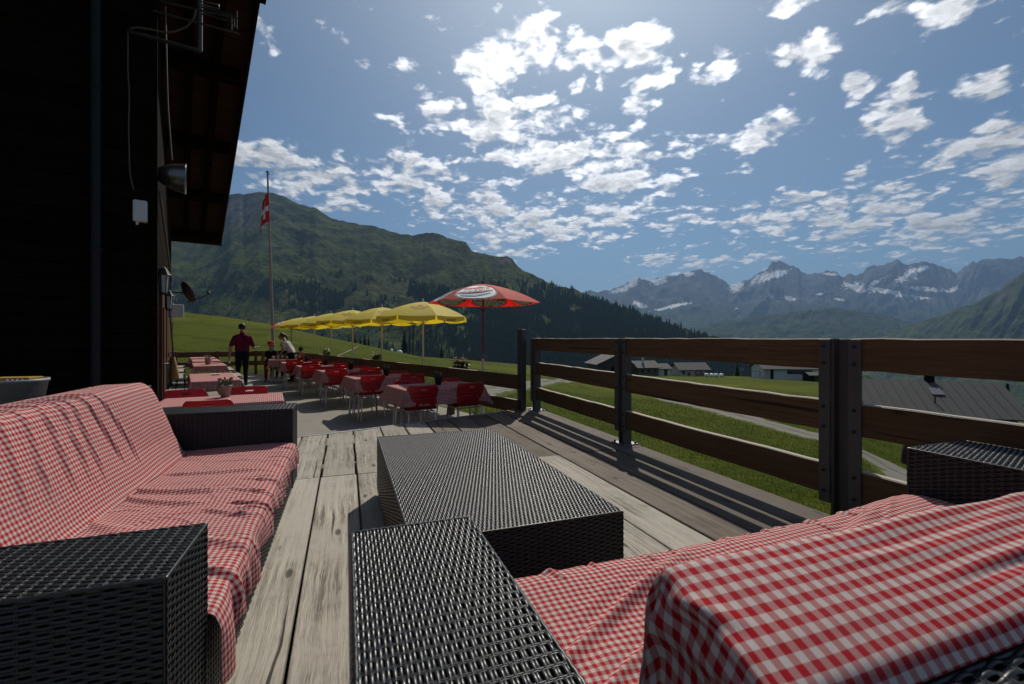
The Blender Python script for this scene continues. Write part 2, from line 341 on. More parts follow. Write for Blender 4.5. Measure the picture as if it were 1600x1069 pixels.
M_RED = canopy_mat('red_canopy', (.72, .075, .055), (.92, .016, .014), (.72, .15, .12))
M_PRR = simple('print_dark_red', (.20, .02, .02), .7); M_PRW = simple('print_white', (.66, .67, .70), .6); M_PRB = simple('print_blue', (.12, .28, .5), .6); M_PRN = simple('print_band_red', (.34, .045, .045), .7); M_PRK = simple('print_grey', (.18, .19, .22), .7)
M_FLAGR = simple('flag_red', (.55, .015, .02), .8); M_FLAGW = simple('flag_white', (.8, .8, .8), .8)
def f_bark(t):
    n = t.noise(tc(t), 8, 4); return bsdf(t, t.mix(n, (.03, .022, .016), (.07, .05, .036)), .95, n, .4, .02, .1)
M_BARK = mat('bark', f_bark)
def f_spruce(t):
    n = t.noise(tc(t), .02, 3); f = t.noise(tc(t), 1.1, 3)
    return bsdf(t, t.mix(f, t.mix(n, (.012, .026, .010), (.022, .042, .014)), (.030, .055, .018)), .85, None, spec=.1)
M_SPR = mat('spruce_needles', f_spruce)
def f_grass(t):
    o = tc(t); n1 = t.noise(o, .012, 5, .6); n2 = t.noise(o, .16, 6, .7); n3 = t.noise(o, 3.5, 5, .75); n4 = t.noise(t.v('MULTIPLY', o, (1, 2.5, 1)), .6, 5, .7)
    c = t.mix(t.mr(n1, .35, .65), (.060, .082, .007), (.118, .126, .013)); c = t.mix(t.mr(n2, .45, .62, 0, .7), c, (.036, .055, .006)); c = t.mix(t.mr(n4, .5, .7, 0, .5), c, (.115, .112, .02)); c = t.mix(t.mr(n3, .5, .72, 0, .55), c, (.034, .048, .008))
    return bsdf(t, c, .95, t.m('ADD', n3, t.m('MULTIPLY', n2, 2)), 1.0, .25, .04)
M_GRASS = mat('alpine_meadow', f_grass)
def f_blade(t):
    n = t.noise(tc(t), .6, 3); c = t.mix(n, (.065, .090, .009), (.12, .13, .018))
    return t.n('ShaderNodeMixShader', {0: .3, 1: bsdf(t, c, .7, None, spec=.2), 2: t.n('ShaderNodeBsdfTranslucent', {0: (.11, .15, .015, 1)}).outputs[0]}).outputs[0]
M_BLADE = mat('grass_blades', f_blade)
def f_mount(t):
    o = tc(t); n1 = t.noise(o, .0021, 7, .62); n2 = t.noise(o, .009, 7, .68); n3 = t.noise(o, .055, 5, .7)
    rock = t.n('ShaderNodeAttribute', attribute_name='rock').outputs['Fac']
    g = t.mix(t.mr(n2, .38, .62), (.020, .034, .007), (.064, .085, .015)); g = t.mix(t.mr(n3, .50, .64, 0, .8), g, (.010, .016, .006))
    g = t.mix(t.mr(n1, .50, .60, 0, .30), g, (.070, .074, .035)); g = t.mix(t.mr(t.noise(o, .005, 6, .7), .53, .60, 0, .7), g, (.011, .018, .007))
    rk = t.mix(t.mr(n3, .3, .7), (.035, .034, .034), (.125, .12, .115))
    c = t.mix(t.mr(t.m('ADD', rock, t.m('MULTIPLY', t.m('SUBTRACT', n2, .5), 1.1)), .42, .75), g, rk)
    return bsdf(t, c, .95, t.m('ADD', n3, t.m('MULTIPLY', n2, 2.5)), 1.0, 9.0, .03)
M_MOUNT = mat('grassy_mountain', f_mount)
def f_alps(t):
    o = tc(t); n2 = t.noise(o, .0022, 8, .68); n3 = t.noise(o, .012, 5, .7)
    snow = t.n('ShaderNodeAttribute', attribute_name='snow').outputs['Fac']; low = t.n('ShaderNodeAttribute', attribute_name='low').outputs['Fac']
    rk = t.mix(t.mr(n2, .35, .65), (.05, .05, .052), (.13, .127, .125)); rk = t.mix(t.mr(t.m('ADD', low, t.m('MULTIPLY', t.m('SUBTRACT', n2, .5), .8)), .35, .65), rk, t.mix(n3, (.025, .040, .014), (.055, .068, .024)))
    c = t.mix(t.mr(t.m('ADD', snow, t.m('MULTIPLY', t.m('SUBTRACT', n3, .5), 1.7)), .52, .64), rk, (.80, .82, .84))
    return bsdf(t, c, .95, t.m('ADD', n3, t.m('MULTIPLY', n2, 2)), .8, 30.0, .05)
M_ALPS = mat('rock_and_snow', f_alps)
M_BALE = simple('white_wrap', (.7, .7, .7), .4, var=.1)
SKIN = simple('skin', (.36, .20, .14), .55); HAIR = simple('dark_hair', (.018, .012, .009), .6, scale=40); HAIRB = simple('brown_hair', (.05, .028, .016), .6, scale=40)
def cloth(name, c): return simple(name, c, .9, 0, .15, .2, 14, .3)
C_BURG = cloth('burgundy_shirt', (.13, .008, .028)); C_NAVY = cloth('navy_trousers', (.010, .011, .018)); C_WHITE = cloth('white_blouse', (.55, .54, .55)); C_BLACK = cloth('black_cloth', (.010, .010, .012))
C_YEL = cloth('mustard_sleeves', (.24, .13, .02)); C_REDT = cloth('red_trousers', (.25, .012, .02)); C_CAP = cloth('red_cap', (.42, .015, .02)); C_SHOE = simple('black_shoe', (.012, .011, .011), .4)
# ================================================================== the land
CX = np.array([-900, 0, 280, 355, 424, 503, 544, 579, 616, 657, 730, 818, 930, 1028, 1170, 1290, 1400, 1500, 1600, 2000, 2600], float)
CY = np.array([450, 462, 487, 496, 507, 526, 534, 542, 551, 559, 563.5, 571, 584, 587, 590, 597, 655, 690, 715, 790, 830], float)
CD = np.array([120, 120, 110, 108, 105, 100, 98, 95, 92, 90, 100, 112, 150, 165, 165, 150, 80, 62, 56, 50, 50], float)
N0 = np.array([-.62, -.62, -.62, -.62, -.62, -.7, -.75, -.8, -.85, -.9, -1.1, -1.6, -2.0, -2.1, -2.3, -2.5, -2.7, -2.8, -2.9, -3, -3], float)
D0 = np.array([21, 21, 21, 20, 19, 17, 16, 15, 13, 12, 10, 8, 6, 6, 6, 6, 6, 6, 6, 6, 6], float)
def ground(X, Y):
    X = np.asarray(X, float); Y = np.asarray(Y, float); r = np.hypot(X, Y)+1e-6; ze = np.maximum(Y, .42*r); k = np.clip(X/np.maximum(ze, 1e-6), -2.3, 2.3); px = 800+F*k
    zd = np.interp(px, CX, CD); zc = CAMZ-(np.interp(px, CX, CY)-HOR)*zd/F; z0 = np.interp(px, CX, N0); d0 = np.interp(px, CX, D0)
    t = np.clip((ze-d0)/(zd-d0), 0, 1); z = z0+(zc-z0)*t
    amp = sstep(ze, 10, 60)*.9*(1-sstep(ze, 75, 110)*.9)
    z = z+(fbm(X*.05, Y*.05, 4, 3)-.5)*amp*1.4+(fbm(X*.35, Y*.35, 3, 9)-.5)*.16*sstep(ze, 4, 12)*(1-sstep(ze, 60, 95))
    over = np.maximum(ze-zd, 0); z = z-.42*over*sstep(over, 0, 40); return np.maximum(z, -260+(fbm(X*.0006, Y*.0006, 3, 5)-.5)*30)
def hit(px, py):                              # where the line of sight meets the meadow
    Y = np.linspace(3, 250, 12000); X = (px-800)/F*Y; zl = CAMZ-(py-HOR)*Y/F; g = ground(X, Y); i = int(np.argmax(zl < g)) if (zl < g).any() else len(Y)-1
    return Vector((X[i], Y[i], float(g[i])))
az = np.concatenate([np.linspace(-180, -62, 60, endpoint=False), np.linspace(-62, 62, 380, endpoint=False), np.linspace(62, 180, 61)])
rad = np.concatenate([np.linspace(.5, 12, 40, endpoint=False), np.geomspace(12, 320, 170, endpoint=False), np.geomspace(320, 15500, 40)])
A_, R_ = np.meshgrid(np.radians(az), rad, indexing='ij'); GX, GY = R_*np.sin(A_), R_*np.cos(A_); GZ = ground(GX, GY)
o = obj('meadow', npmesh('meadow', np.stack([GX, GY, GZ], -1).reshape(-1, 3), gridq(len(az), len(rad))[:, ::-1]), M_GRASS, kind='structure')

ROADS = []
def road(name, pts, w, label):
    P = [hit(*p) for p in pts]; S = []
    for i in range(len(P)-1):
        for j in range(24): S.append(P[i].lerp(P[i+1], j/24))
    S.append(P[-1])
    for _ in range(30): S = [S[0]]+[(S[i-1]+S[i]*2+S[i+1])/4 for i in range(1, len(S)-1)]+[S[-1]]
    V = []; m = 9; w = w+.7
    for i, p in enumerate(S):
        d = (S[min(i+1, len(S)-1)]-S[max(i-1, 0)]); d.z = 0; d.normalize(); n = Vector((d.y, -d.x, 0)); e = .25*(vn(np.array(i*.35), np.array(1.0), 4)-.5)
        for j in range(m):
            q = p+n*((j/(m-1)-.5)*(w+e)); V.append((q.x, q.y, float(ground(q.x, q.y))+.05-(.04 if j in (0, m-1) else 0)))
    ROADS.append(S); return obj(name, npmesh(name, V, gridq(len(S), m), attrs={'edge': np.tile(np.abs(np.linspace(-1, 1, m)), len(S))}), M_ROAD, kind='structure')
road('gravel_track', [(640, 628), (770, 606), (850, 596), (905, 591)], 2.2, '')
road('gravel_road', [(1040, 624), (1140, 646), (1210, 666), (1290, 688), (1350, 708), (1432, 752), (1520, 830)], 2.3, '')

# mountains: a ridge line (column, row) standing at its distance, a face that runs down to the valley
def mountain(name, sil, dist, base, zb, material, nc, nr, gully, jag, prof=.5, attrs=None, seed=1, back=True):
    sx = np.array([p[0] for p in sil], float); sy = np.array([p[1] for p in sil], float)
    px = np.linspace(sx[0], sx[-1], nc); ry = np.interp(px, sx, sy); Yr = np.interp(px, [d[0] for d in dist], [d[1] for d in dist]); Yb = np.interp(px, [d[0] for d in base], [d[1] for d in base])
    k = (px-800)/F; zr = CAMZ+(HOR-ry)*Yr/F
    zr = zr+(fbm(px*.11, px*0, 5, seed+40, .6)-.5)*jag
    s = np.concatenate([np.linspace(0, 1, nr), [1.04, 1.12, 1.3]] if back else [np.linspace(0, 1, nr)])
    S, K = np.meshgrid(s, k, indexing='ij'); Yc = Yb[None]+(Yr-Yb)[None]*S; X = K*Yc
    pr = prof*np.minimum(S, 1)+(1-prof)*np.minimum(S, 1)**2.3; H = (zr-zb)[None]; Z = zb+H*pr
    env = np.clip(np.sin(np.pi*np.clip(S, 0, 1))**.7+.10*(S > .5), 0, 1)
    L = np.abs(H)+60
    gl = fbm(X/L*2.6+Yc/L*.4, Yc/L*.9, 6, seed, .55, True)-.62; bl = fbm(X/L*1.1, Yc/L*1.0, 5, seed+7)-.5
    Z = Z+env*L*(gully*gl+.16*bl)*(.35+.65*np.minimum(S, 1)); Z = Z-np.maximum(S-1, 0)*H*1.6
    cap_ = CAMZ+(HOR-ry[None]-55*np.clip(1-S, 0, 1))*Yc/F; Z = np.where(S < .995, np.minimum(Z, cap_), Z)
    uvp = dict(px=np.broadcast_to(px[None], S.shape), py=HOR-(Z-CAMZ)/Yc*F, S=S, Z=Z, X=X, Y=Yc)
    at = {a: f(uvp).ravel() for a, f in (attrs or {}).items()}
    me = npmesh(name, np.stack([X, Yc, Z], -1).reshape(-1, 3), gridq(len(s), nc)[:, ::-1], attrs=at)
    obj(name, me, material, kind='structure'); return uvp
def ell(u, cx, cy, rx, ry, rot=0):
    c, s = math.cos(R(rot)), math.sin(R(rot)); dx, dy = u['px']-cx, u['py']-cy
    return np.clip(1.25-np.hypot((dx*c+dy*s)/rx, (-dx*s+dy*c)/ry)*.62, 0, 1.2)
SIL1 = [(-250, 330), (100, 318), (300, 322), (345, 311), (352, 309), (360, 303), (372, 302), (380, 304), (389, 301), (405, 300), (427, 301), (438, 305), (464, 318), (493, 326), (516, 341), (550, 350), (585, 354), (622, 366), (648, 369), (665, 364), (677, 363), (689, 366), (700, 372), (718, 376), (728, 379), (737, 393), (762, 398), (780, 403), (792, 401), (800, 404), (809, 418), (835, 430), (860, 443), (906, 455), (943, 471), (980, 481), (1013, 492), (1054, 510), (1100, 523), (1150, 535), (1250, 560), (1400, 600)]
def rock1(u):
    top = sstep(u['S'], .72, .95)*np.clip((560-u['px'])/160, 0, 1); sc = ell(u, 330, 410, 130, 40)*.62+ell(u, 520, 395, 150, 22, 22)*.5+ell(u, 690, 380, 50, 14)*.7+ell(u, 790, 408, 22, 10)*.9+ell(u, 350, 485, 50, 14, 12)*.6+ell(u, 640, 395, 120, 14, 14)*.4
    n = fbm(u['X']*.004, u['Y']*.004, 4, 77); return np.clip(top*.55+sc*(.2+n*.8), 0, 1)
u1 = mountain('mountain', SIL1, [(-250, 2600), (450, 2500), (800, 1750), (1100, 1250), (1400, 1000)], [(-250, 420), (500, 420), (800, 380), (1100, 420), (1400, 500)], -175, M_MOUNT, 620, 240, .20, 12, .62, dict(rock=rock1), 3)
SIL2 = [(860, 490), (895, 468), (911, 455), (922, 452), (934, 458), (966, 448), (985, 438), (999, 433), (1017, 439), (1045, 432), (1068, 427), (1085, 424), (1096, 421), (1110, 429), (1128, 434), (1137, 445), (1150, 443), (1165, 438), (1184, 427), (1200, 418), (1207, 407), (1213, 409), (1218, 406), (1230, 415), (1248, 422), (1262, 430), (1295, 424), (1313, 430), (1336, 429), (1364, 418), (1385, 414), (1403, 407), (1412, 411), (1420, 411), (1438, 407), (1461, 411), (1480, 420), (1494, 425), (1507, 416), (1531, 407), (1554, 406), (1581, 404), (1600, 400), (1700, 396), (1800, 410)]
def snow2(u):
    e = [(1340, 450, 26, 7, 8), (1395, 458, 55, 5, 10), (1415, 433, 26, 6, -25), (1425, 427, 12, 9, 60), (1450, 452, 40, 4, 4), (1150, 447, 14, 8, -30), (1185, 438, 20, 7, -35), (1215, 428, 24, 6, -20), (1205, 462, 5, 7, 0), (1235, 466, 18, 4, 8), (1030, 439, 14, 6, -25), (990, 440, 13, 7, -35), (970, 452, 16, 5, -20), (1055, 478, 30, 3, -12), (1000, 476, 12, 4, 20), (1490, 452, 14, 4, -18), (1440, 420, 16, 4, -10), (1295, 429, 16, 2.5, 0), (1075, 428, 16, 4, -10), (1370, 440, 20, 4, -30), (1280, 460, 8, 2, 0), (1310, 468, 10, 2, 10), (1430, 463, 30, 2.5, 12), (1150, 482, 4, 2, 0)]
    s = 0
    for a in e: s = np.maximum(s, ell(u, *a))
    n = fbm(u['X']*.0022, u['Y']*.0011, 5, 31, .6, True); return np.clip(s*(.26+.80*n), 0, 1)
u2 = mountain('snowy_mountain', SIL2, [(860, 8600), (1200, 9300), (1600, 8600), (1800, 8600)], [(860, 5200), (1800, 5200)], -230, M_ALPS, 620, 150, .30, 120, .55, dict(snow=snow2, low=lambda u: np.clip((u['py']-458)/40, 0, 1)), 11)
u3 = mountain('green_foothill', [(1000, 545), (1080, 518), (1120, 503), (1160, 500), (1200, 491), (1240, 488), (1275, 481), (1310, 480), (1345, 487), (1380, 492), (1420, 504), (1470, 512), (1560, 540)], [(1000, 5200), (1560, 4700)], [(1000, 3000), (1560, 2800)], -250, M_MOUNT, 300, 110, .34, 40, .6, dict(rock=lambda u: u['S']*0), 21)
u4 = mountain('green_hillside', [(1310, 560), (1370, 530), (1430, 506), (1480, 489), (1530, 470), (1565, 450), (1600, 424), (1660, 385), (1760, 345), (1900, 330)], [(1310, 4000), (1900, 2600)], [(1310, 2200), (1900, 1200)], -245, M_MOUNT, 260, 90, .24, 20, .6, dict(rock=lambda u: np.clip(fbm(u['X']*.004, u['Y']*.004, 4, 7)*1.3-.5, 0, .6)), 29)

# forest on the mountain's foot, too far away to count
def spruce_arrays(pos, hts, sides=6, tiers=3, rs=.17):
    V = []; Q = []; base = 0; n = len(pos); rg = np.random.default_rng(5)
    for t in range(tiers):
        z0 = .08+.27*t; z1 = z0+.46 if t < tiers-1 else 1.0; r0 = rs*(1-.28*t)
        a = np.linspace(0, 2*np.pi, sides, endpoint=False)[None]+rg.random((n, 1))*6; rr = r0*(.75+.5*rg.random((n, sides)))
        ring = np.stack([np.cos(a)*rr, np.sin(a)*rr, np.full_like(rr, z0)-.05*rg.random((n, sides))], -1)*hts[:, None, None]+pos[:, None]
        tip = pos+np.stack([hts*0, hts*0, hts*z1], -1); blk = np.concatenate([ring, tip[:, None]], 1)
        idx = np.arange(n)[:, None]*(sides+1)+base; f = np.stack([np.stack([idx[:, 0]+j, idx[:, 0]+(j+1) % sides, idx[:, 0]+sides], -1) for j in range(sides)], 1).reshape(-1, 3)
        V.append(blk.reshape(-1, 3)); Q.append(f); base += n*(sides+1)
    return np.concatenate(V), np.concatenate(Q)
def forest_density(px, py):
    d = np.zeros_like(px)
    def b(cx, cy, rx, ry, w, rot=0):
        c, s = math.cos(R(rot)), math.sin(R(rot)); dx, dy = px-cx, py-cy; return w*np.clip(1.6-1.2*np.hypot((dx*c+dy*s)/rx, (-dx*s+dy*c)/ry), 0, 1)
    for a in [(880, 525, 190, 62, 1.0, 8), (960, 505, 90, 22, 1, 20), (760, 530, 110, 50, .9), (690, 470, 110, 16, .75, 12), (600, 455, 90, 13, .6, 14), (500, 470, 90, 16, .7, 6), (420, 452, 80, 12, .6), (330, 445, 60, 9, .4), (300, 478, 26, 16, .8), (660, 560, 90, 26, .55), (1010, 520, 60, 10, .9, 22), (650, 520, 25, 18, .4), (880, 575, 260, 26, 1.0)]:
        d = np.maximum(d, b(*a))
    lo = np.where(px < 700, .44, .33)-.04*np.clip((px-700)/150, 0, 1)
    return d*sstep(fbm(px*.04, py*.085, 4, 61), lo, lo+.10)*(1-np.clip(1.3-np.hypot((px-612)/70, (py-522)/24), 0, 1))
def scatter_forest(n, name, hmin, hmax, dens, seed, label, rs=.17, ymax=1e9):
    rg = np.random.default_rng(seed); nr, nc = u1['S'].shape; i = rg.random(n)*(238); j = rg.random(n)*(nc-2); i0, j0 = i.astype(int), j.astype(int); fi, fj = i-i0, j-j0
    def smp(a): return (a[i0, j0]*(1-fi)*(1-fj)+a[i0+1, j0]*fi*(1-fj)+a[i0, j0+1]*(1-fi)*fj+a[i0+1, j0+1]*fi*fj)
    px, py = smp(u1['px']), smp(u1['py']); ok = rg.random(n) < dens(px, py); P = np.stack([smp(u1['X']), smp(u1['Y']), smp(u1['Z'])], -1)[ok]; P[:, 2] -= .6
    h = hmin+(hmax-hmin)*rg.random(len(P))**1.5; V, Q = spruce_arrays(P, h, rs=rs)
    return obj(name, npmesh(name, V, Q, False), M_SPR, label=label, cat='forest' if 'forest' in name else 'scrub', kind='stuff')
scatter_forest(120000, 'spruce_forest', 10, 23, lambda x, y: forest_density(x, y)*1.2, 8, 'dark spruce forest covering the foot of the mountain', .21)
scatter_forest(26000, 'mountain_scrub', 3, 8, lambda x, y: .55*sstep(fbm(x*.03, y*.08, 4, 15), .5, .66)*((y > 385) & (x < 900)), 9, 'dark low scrub dotted over the mountain slope', .5)

# single trees that can be picked out beyond the meadow
def spruce(px, py, Y, h, label, group='spruces beyond the meadow', narrow=.16, seed=0):
    p = AT(px, py, Y); rg = np.random.default_rng(seed+11); r = empty('spruce_tree', p, label=label, cat='tree', group=group)
    MB().tube([(0, 0, 0), (0, 0, h*.5), (0, 0, h*.97)], [h*.022, h*.013, h*.003], 6).build('trunk', M_BARK, r)
    nb = 260; z = (rg.random(nb)**.8)*.90+.08; a = rg.random(nb)*2*np.pi; L = narrow*h*(1.02-z)*(.65+.6*rg.random(nb)); V = []; Q = []
    for zi, ai, li in zip(z, a, L):
        c, s = math.cos(ai), math.sin(ai); w = li*.34+.02*h; z0 = zi*h; dz = -li*.38; b = len(V)
        V += [(0, 0, z0+.02*h), (c*li*.6-s*w, s*li*.6+c*w, z0+dz*.5), (c*li, s*li, z0+dz), (c*li*.6+s*w, s*li*.6-c*w, z0+dz*.5)]; Q.append((b, b+1, b+2, b+3))
    obj('crown', npmesh('crown', V, Q, False), M_SPR, r); return r
ntree = 0
for (px, py, Y, h, lb) in [(545, 538, 250, 5.0, 'leftmost small spruce of the clump above the folding deckchair'), (555, 540, 255, 6.0, 'second small spruce from the left in the clump above the deckchair'), (563, 541, 250, 5.5, 'third small spruce from the left in the clump above the deckchair'), (570, 543, 245, 7.6, 'fourth small spruce of the clump above the deckchair, tallest of them'), (576, 544, 248, 6.5, 'rightmost small spruce of the clump above the deckchair'),
                          (632, 552, 240, 12, 'broad spruce standing between the two nearest yellow parasol poles'), (690, 568, 260, 11, 'spruce between nearest yellow parasol pole and red parasol pole'), (504, 528, 240, 3.6, 'tiny lone spruce seen between two middle parasol poles')]:
    spruce(px, py, Y, h, lb, seed=ntree, narrow=.24 if h > 9 else .2); ntree += 1
for (px, lb) in [(640.5, 'left one of two thin tall bare poles on the far slope'), (645.5, 'right one of two thin tall bare poles on the far slope')]:
    p = AT(px, 556, 230); MB().tube([(0, 0, -1), (0, 0, 14.5)], [.42, .26], 8).bar((-1, 0, 13), (1, 0, 13), .2, .2).build('utility_pole', M_BARK, label=lb, cat='pole', group='poles on the far slope').location = p
for (px, py, Y, h, lb) in [(1574, 690, 72, 9.2, 'dark spruce top behind the right end of the big grey roof'), (1152, 592, 175, 7, 'small dark spruce left of the white house'), (978, 590, 190, 9, 'spruce behind the dark barn roof')]:
    r = spruce(px, py, Y, h, lb, 'spruces among the houses', .2, ntree); ntree += 1

# ================================================================== far houses
def roofed(root, w, d, h, rh, over, wallm, roofm, ridge='x', tiles=None):
    MB().box((-w/2, -d/2, -2), (w/2, d/2, h)).build('wall', wallm, root)
    b = MB(); g = MB(); a, e = (w/2+over, d/2+over) if ridge == 'x' else (d/2+over, w/2+over); sl = rh/(e); t = .18
    for s in (-1, 1):
        V = [(-a, s*e, h-over*sl+.02), (a, s*e, h-over*sl+.02), (a, 0, h+rh-over*sl+.02), (-a, 0, h+rh-over*sl+.02)]; V = V+[(v[0], v[1], v[2]+t) for v in V]
        V = V if ridge == 'x' else [(-v[1], v[0], v[2]) for v in V]
        b.add(V, [(0, 1, 2, 3), (7, 6, 5, 4), (0, 4, 5, 1), (1, 5, 6, 2), (2, 6, 7, 3), (3, 7, 4, 0)])
    for s in (-1, 1):
        ww, dd = (w, d) if ridge == 'x' else (d, w); rr = rh*(1-over/e)-.06; V = [(s*ww/2, -dd/2, h), (s*ww/2, dd/2, h), (s*ww/2, 0, h+rr), (s*(ww/2-.15), -dd/2, h), (s*(ww/2-.15), dd/2, h), (s*(ww/2-.15), 0, h+rr)]
        V = V if ridge == 'x' else [(-v[1], v[0], v[2]) for v in V]; MB().add(V, [(0, 1, 2), (5, 4, 3), (0, 2, 5, 3), (1, 4, 5, 2)]).build('gable', wallm, root)
    rf = b.build('roof', roofm, root); return rf
def win(root, x, y, z, w, h, ax='y', nm='window', m=None):
    lo, hi = ((x-w/2, y-.05, z), (x+w/2, y+.05, z+h)) if ax == 'y' else ((x-.05, y-w/2, z), (x+.05, y+w/2, z+h))
    f = MB().box(lo, hi).build(nm, m or M_BARN, root); q = .1
    lo, hi = ((x-w/2+q, y-.09, z+q), (x+w/2-q, y+.03, z+h-q)) if ax == 'y' else ((x-.03, y-w/2+q, z+q), (x+.09, y+w/2-q, z+h-q))
    MB().box(lo, hi).build('pane', M_WIN, f); return f
def gpos(px, Y): X = (px-800)/F*Y; return Vector((X, Y, float(ground(X, Y))))
# dark barn with a lean-to
p = gpos(951, 158); hb = empty('barn', p, R(8), label='dark weathered timber barn with gable end towards the deck railing', cat='barn')
roofed(hb, 11.5, 12, 3.6, 3.0, .9, M_BARN, M_ROOF, 'y')
for i in range(18):
    x = -5.4+i*.63; MB().box((x-.27, -6.06, -.3), (x+.27, -6.0, 3.5+2.5*(1-abs(x)/6.6))).build('board', M_BARN, hb)
MB().box((-1.4, -6.12, 0), (1.4, -6.08, 2.6)).build('barn_door', M_LOG, hb)
p = gpos(1004, 160); hb = empty('chalet', p, R(14), label='small timber chalet with grey roof and low annex right of the barn', cat='house')
rf = roofed(hb, 7.5, 8, 3.1, 2.2, .9, M_CHAL, M_ROOF, 'x'); MB().box((-1.2, -2.0, 4.1), (-.6, -1.4, 6.1)).build('chimney', M_PLASTER, rf)
for x in (-2.4, 0, 2.4): win(hb, x, -4.03, 1.2, 1.1, 1.2)
for i in range(9): MB().box((-3.78, -4.05-.02, .25+i*.32), (3.78, -4.0, .25+i*.32+.27)).build('board', M_CHAL, hb)
rr = empty('annex', p+fr(R(14), (6.6, .5, 0)), R(14), label='white annex with its own grey roof at the chalet corner', cat='house'); roofed(rr, 5.4, 6.2, 2.4, 1.7, .6, M_PLASTER, M_ROOF, 'x'); win(rr, .8, -3.13, 0, 1.2, 2.1, nm='door', m=M_LOG)
p = gpos(1077, 168); hb = empty('chalet', p, R(6), label='low cream chalet with long grey roof beside the white bales', cat='house')
roofed(hb, 10.4, 7, 2.7, 2.4, .9, M_PLASTC, M_ROOF, 'x')
for x in (-3.9, -1.9): win(hb, x, -3.53, .4 if x > -3 else .9, 1.0, 1.8 if x > -3 else 1.1)
for x in (1.5, 3.4): win(hb, x, -3.53, .9, 1.5, 1.2)
for i in range(8): MB().box((.4, -3.56, .2+i*.3), (5.22, -3.5, .2+i*.3+.26)).build('board', M_CHAL, hb)
p = gpos(1224, 160); hb = empty('house', p, R(-3), label='white plastered house with long dark ribbon window under the top rail', cat='house')
roofed(hb, 17.5, 9, 4.1, 2.6, 1.0, M_PLASTER, M_ROOF, 'x'); fw = win(hb, 3.0, -4.53, 2.1, 8.2, 1.3)
for i in range(4): MB().box((-.6+i*2.0-.06+.6, -4.64, 2.2), (-.6+i*2.0+.06+.6, -4.6, 3.3)).build('mullion', M_LOG, fw)
MB().box((-6.6, -4.62, 0), (-5.6, -4.5, 3.6)).build('door', M_LOG, hb); MB().box((-8.74, -4.66, -.3), (-6.9, -4.5, 3.95)).build('corner_wall', M_PLASTC, hb)
sh = empty('shed', gpos(1270, 150), R(-3), label='small dark green shed at right end of the white house', cat='shed'); roofed(sh, 4.2, 4, 2.1, .9, .4, M_LOG, M_ROOF, 'x'); win(sh, 0, -2.03, .2, 1.0, 1.7, nm='door', m=M_BARN)
ca = empty('parked_car', gpos(1287, 150), R(5), label='small white car parked beside the dark green shed', cat='car')
MB().prism([(-2.0, .3), (2.0, .3), (2.05, .75), (1.2, .95), (.7, 1.45), (-1.2, 1.45), (-1.9, .95), (-2.05, .7)], -.8, .8, M=Matrix.Rotation(R(90), 4, 'X')).build('body', M_PLASTER, ca, .06)
MB().prism([(-1.1, .98), (1.0, .98), (.62, 1.38), (-1.08, 1.38)], -.83, .83, M=Matrix.Rotation(R(90), 4, 'X')).build('window', M_WIN, ca)
for x in (-1.25, 1.25):
    for y in (-.75, .75): MB().lathe([(0, -.1), (.32, -.1), (.32, .1), (0, .1)], 14, M=Matrix.Translation((x, y, .32)) @ Matrix.Rotation(R(90), 4, 'X')).build('wheel', M_BLACK, ca)
# the big near roof below the railing: ridge and eave found from their rows at their distance
a0 = AT(1346, 592, 56.0); a1 = AT(1545, 0, 51.5); a1.z = a0.z
hb = empty('farmhouse', (a0.x, a0.y, a0.z-7.2), 0, label='big farmhouse with broad grey tiled roof below the right railing', cat='house')
O = Vector(hb.location); rd = (a1-a0).normalized(); Lr = (a1-a0).length+1.0; hd = Vector((rd.y, -rd.x, 0)); slope = (hd*math.cos(R(27))+Vector((0, 0, -math.sin(R(27))))).normalized(); nrm = rd.cross(slope); nrm = nrm if nrm.z > 0 else -nrm; Wd = 7.0
slab = MB(); q = [a0-rd*1.0, a0+rd*Lr, a0+rd*Lr+slope*Wd, a0-rd*1.0+slope*Wd]; q = [v-O for v in q]
slab.add([v-nrm*.22 for v in q]+[v-nrm*.05 for v in q], [(0, 1, 2, 3), (7, 6, 5, 4), (0, 4, 5, 1), (1, 5, 6, 2), (2, 6, 7, 3), (3, 7, 4, 0)])
mir = Vector((slope.x, slope.y, 0)).normalized(); q2 = [v-2*mir*((v-(a0-O)).dot(mir)) for v in q]
slab.add([v-Vector((0, 0, .22)) for v in q2]+[v-Vector((0, 0, .05)) for v in q2], [(0, 1, 2, 3), (7, 6, 5, 4), (0, 4, 5, 1), (1, 5, 6, 2), (2, 6, 7, 3), (3, 7, 4, 0)])
rf = slab.build('roof', M_ROOF, hb)
nrow, ncol = 17, 15; tw, tl = (Lr+1)/ncol, Wd/nrow
tm = MB().box((0, 0, 0), (tw-.07, tl+.10, .045)).mesh('tile'); tm.materials.append(M_ROOF)
for i in range(ncol):
    for j in range(nrow):
        t_ = bpy.data.objects.new('tile', tm); link(t_, rf); Mx = Matrix((rd, slope, nrm)).transposed().to_4x4()
        Mx.translation = a0-O+rd*(-1+i*tw+.03)+slope*(j*tl)+nrm*(.02*(1 if j else 1)-.06); t_.matrix_local = Mx @ Matrix.Rotation(-.055+random.uniform(-.006, .006), 4, 'X') @ Matrix.Translation((random.uniform(-.015, .015), 0, .04))
def on_roof(px, py):
    d = Vector(((px-800)/F, 1, -(py-HOR)/F)); c = Vector((0, 0, CAMZ)); s = (a0-c).dot(nrm)/d.dot(nrm); return c+d*s-O
RB = Matrix((rd, slope, nrm)).transposed().to_4x4()
M_ = RB.copy(); M_.translation = on_roof(1462, 613); sk = MB().box((-.55, -.7, 0), (.55, .7, .17), M_).build('skylight', M_STEEL, rf)
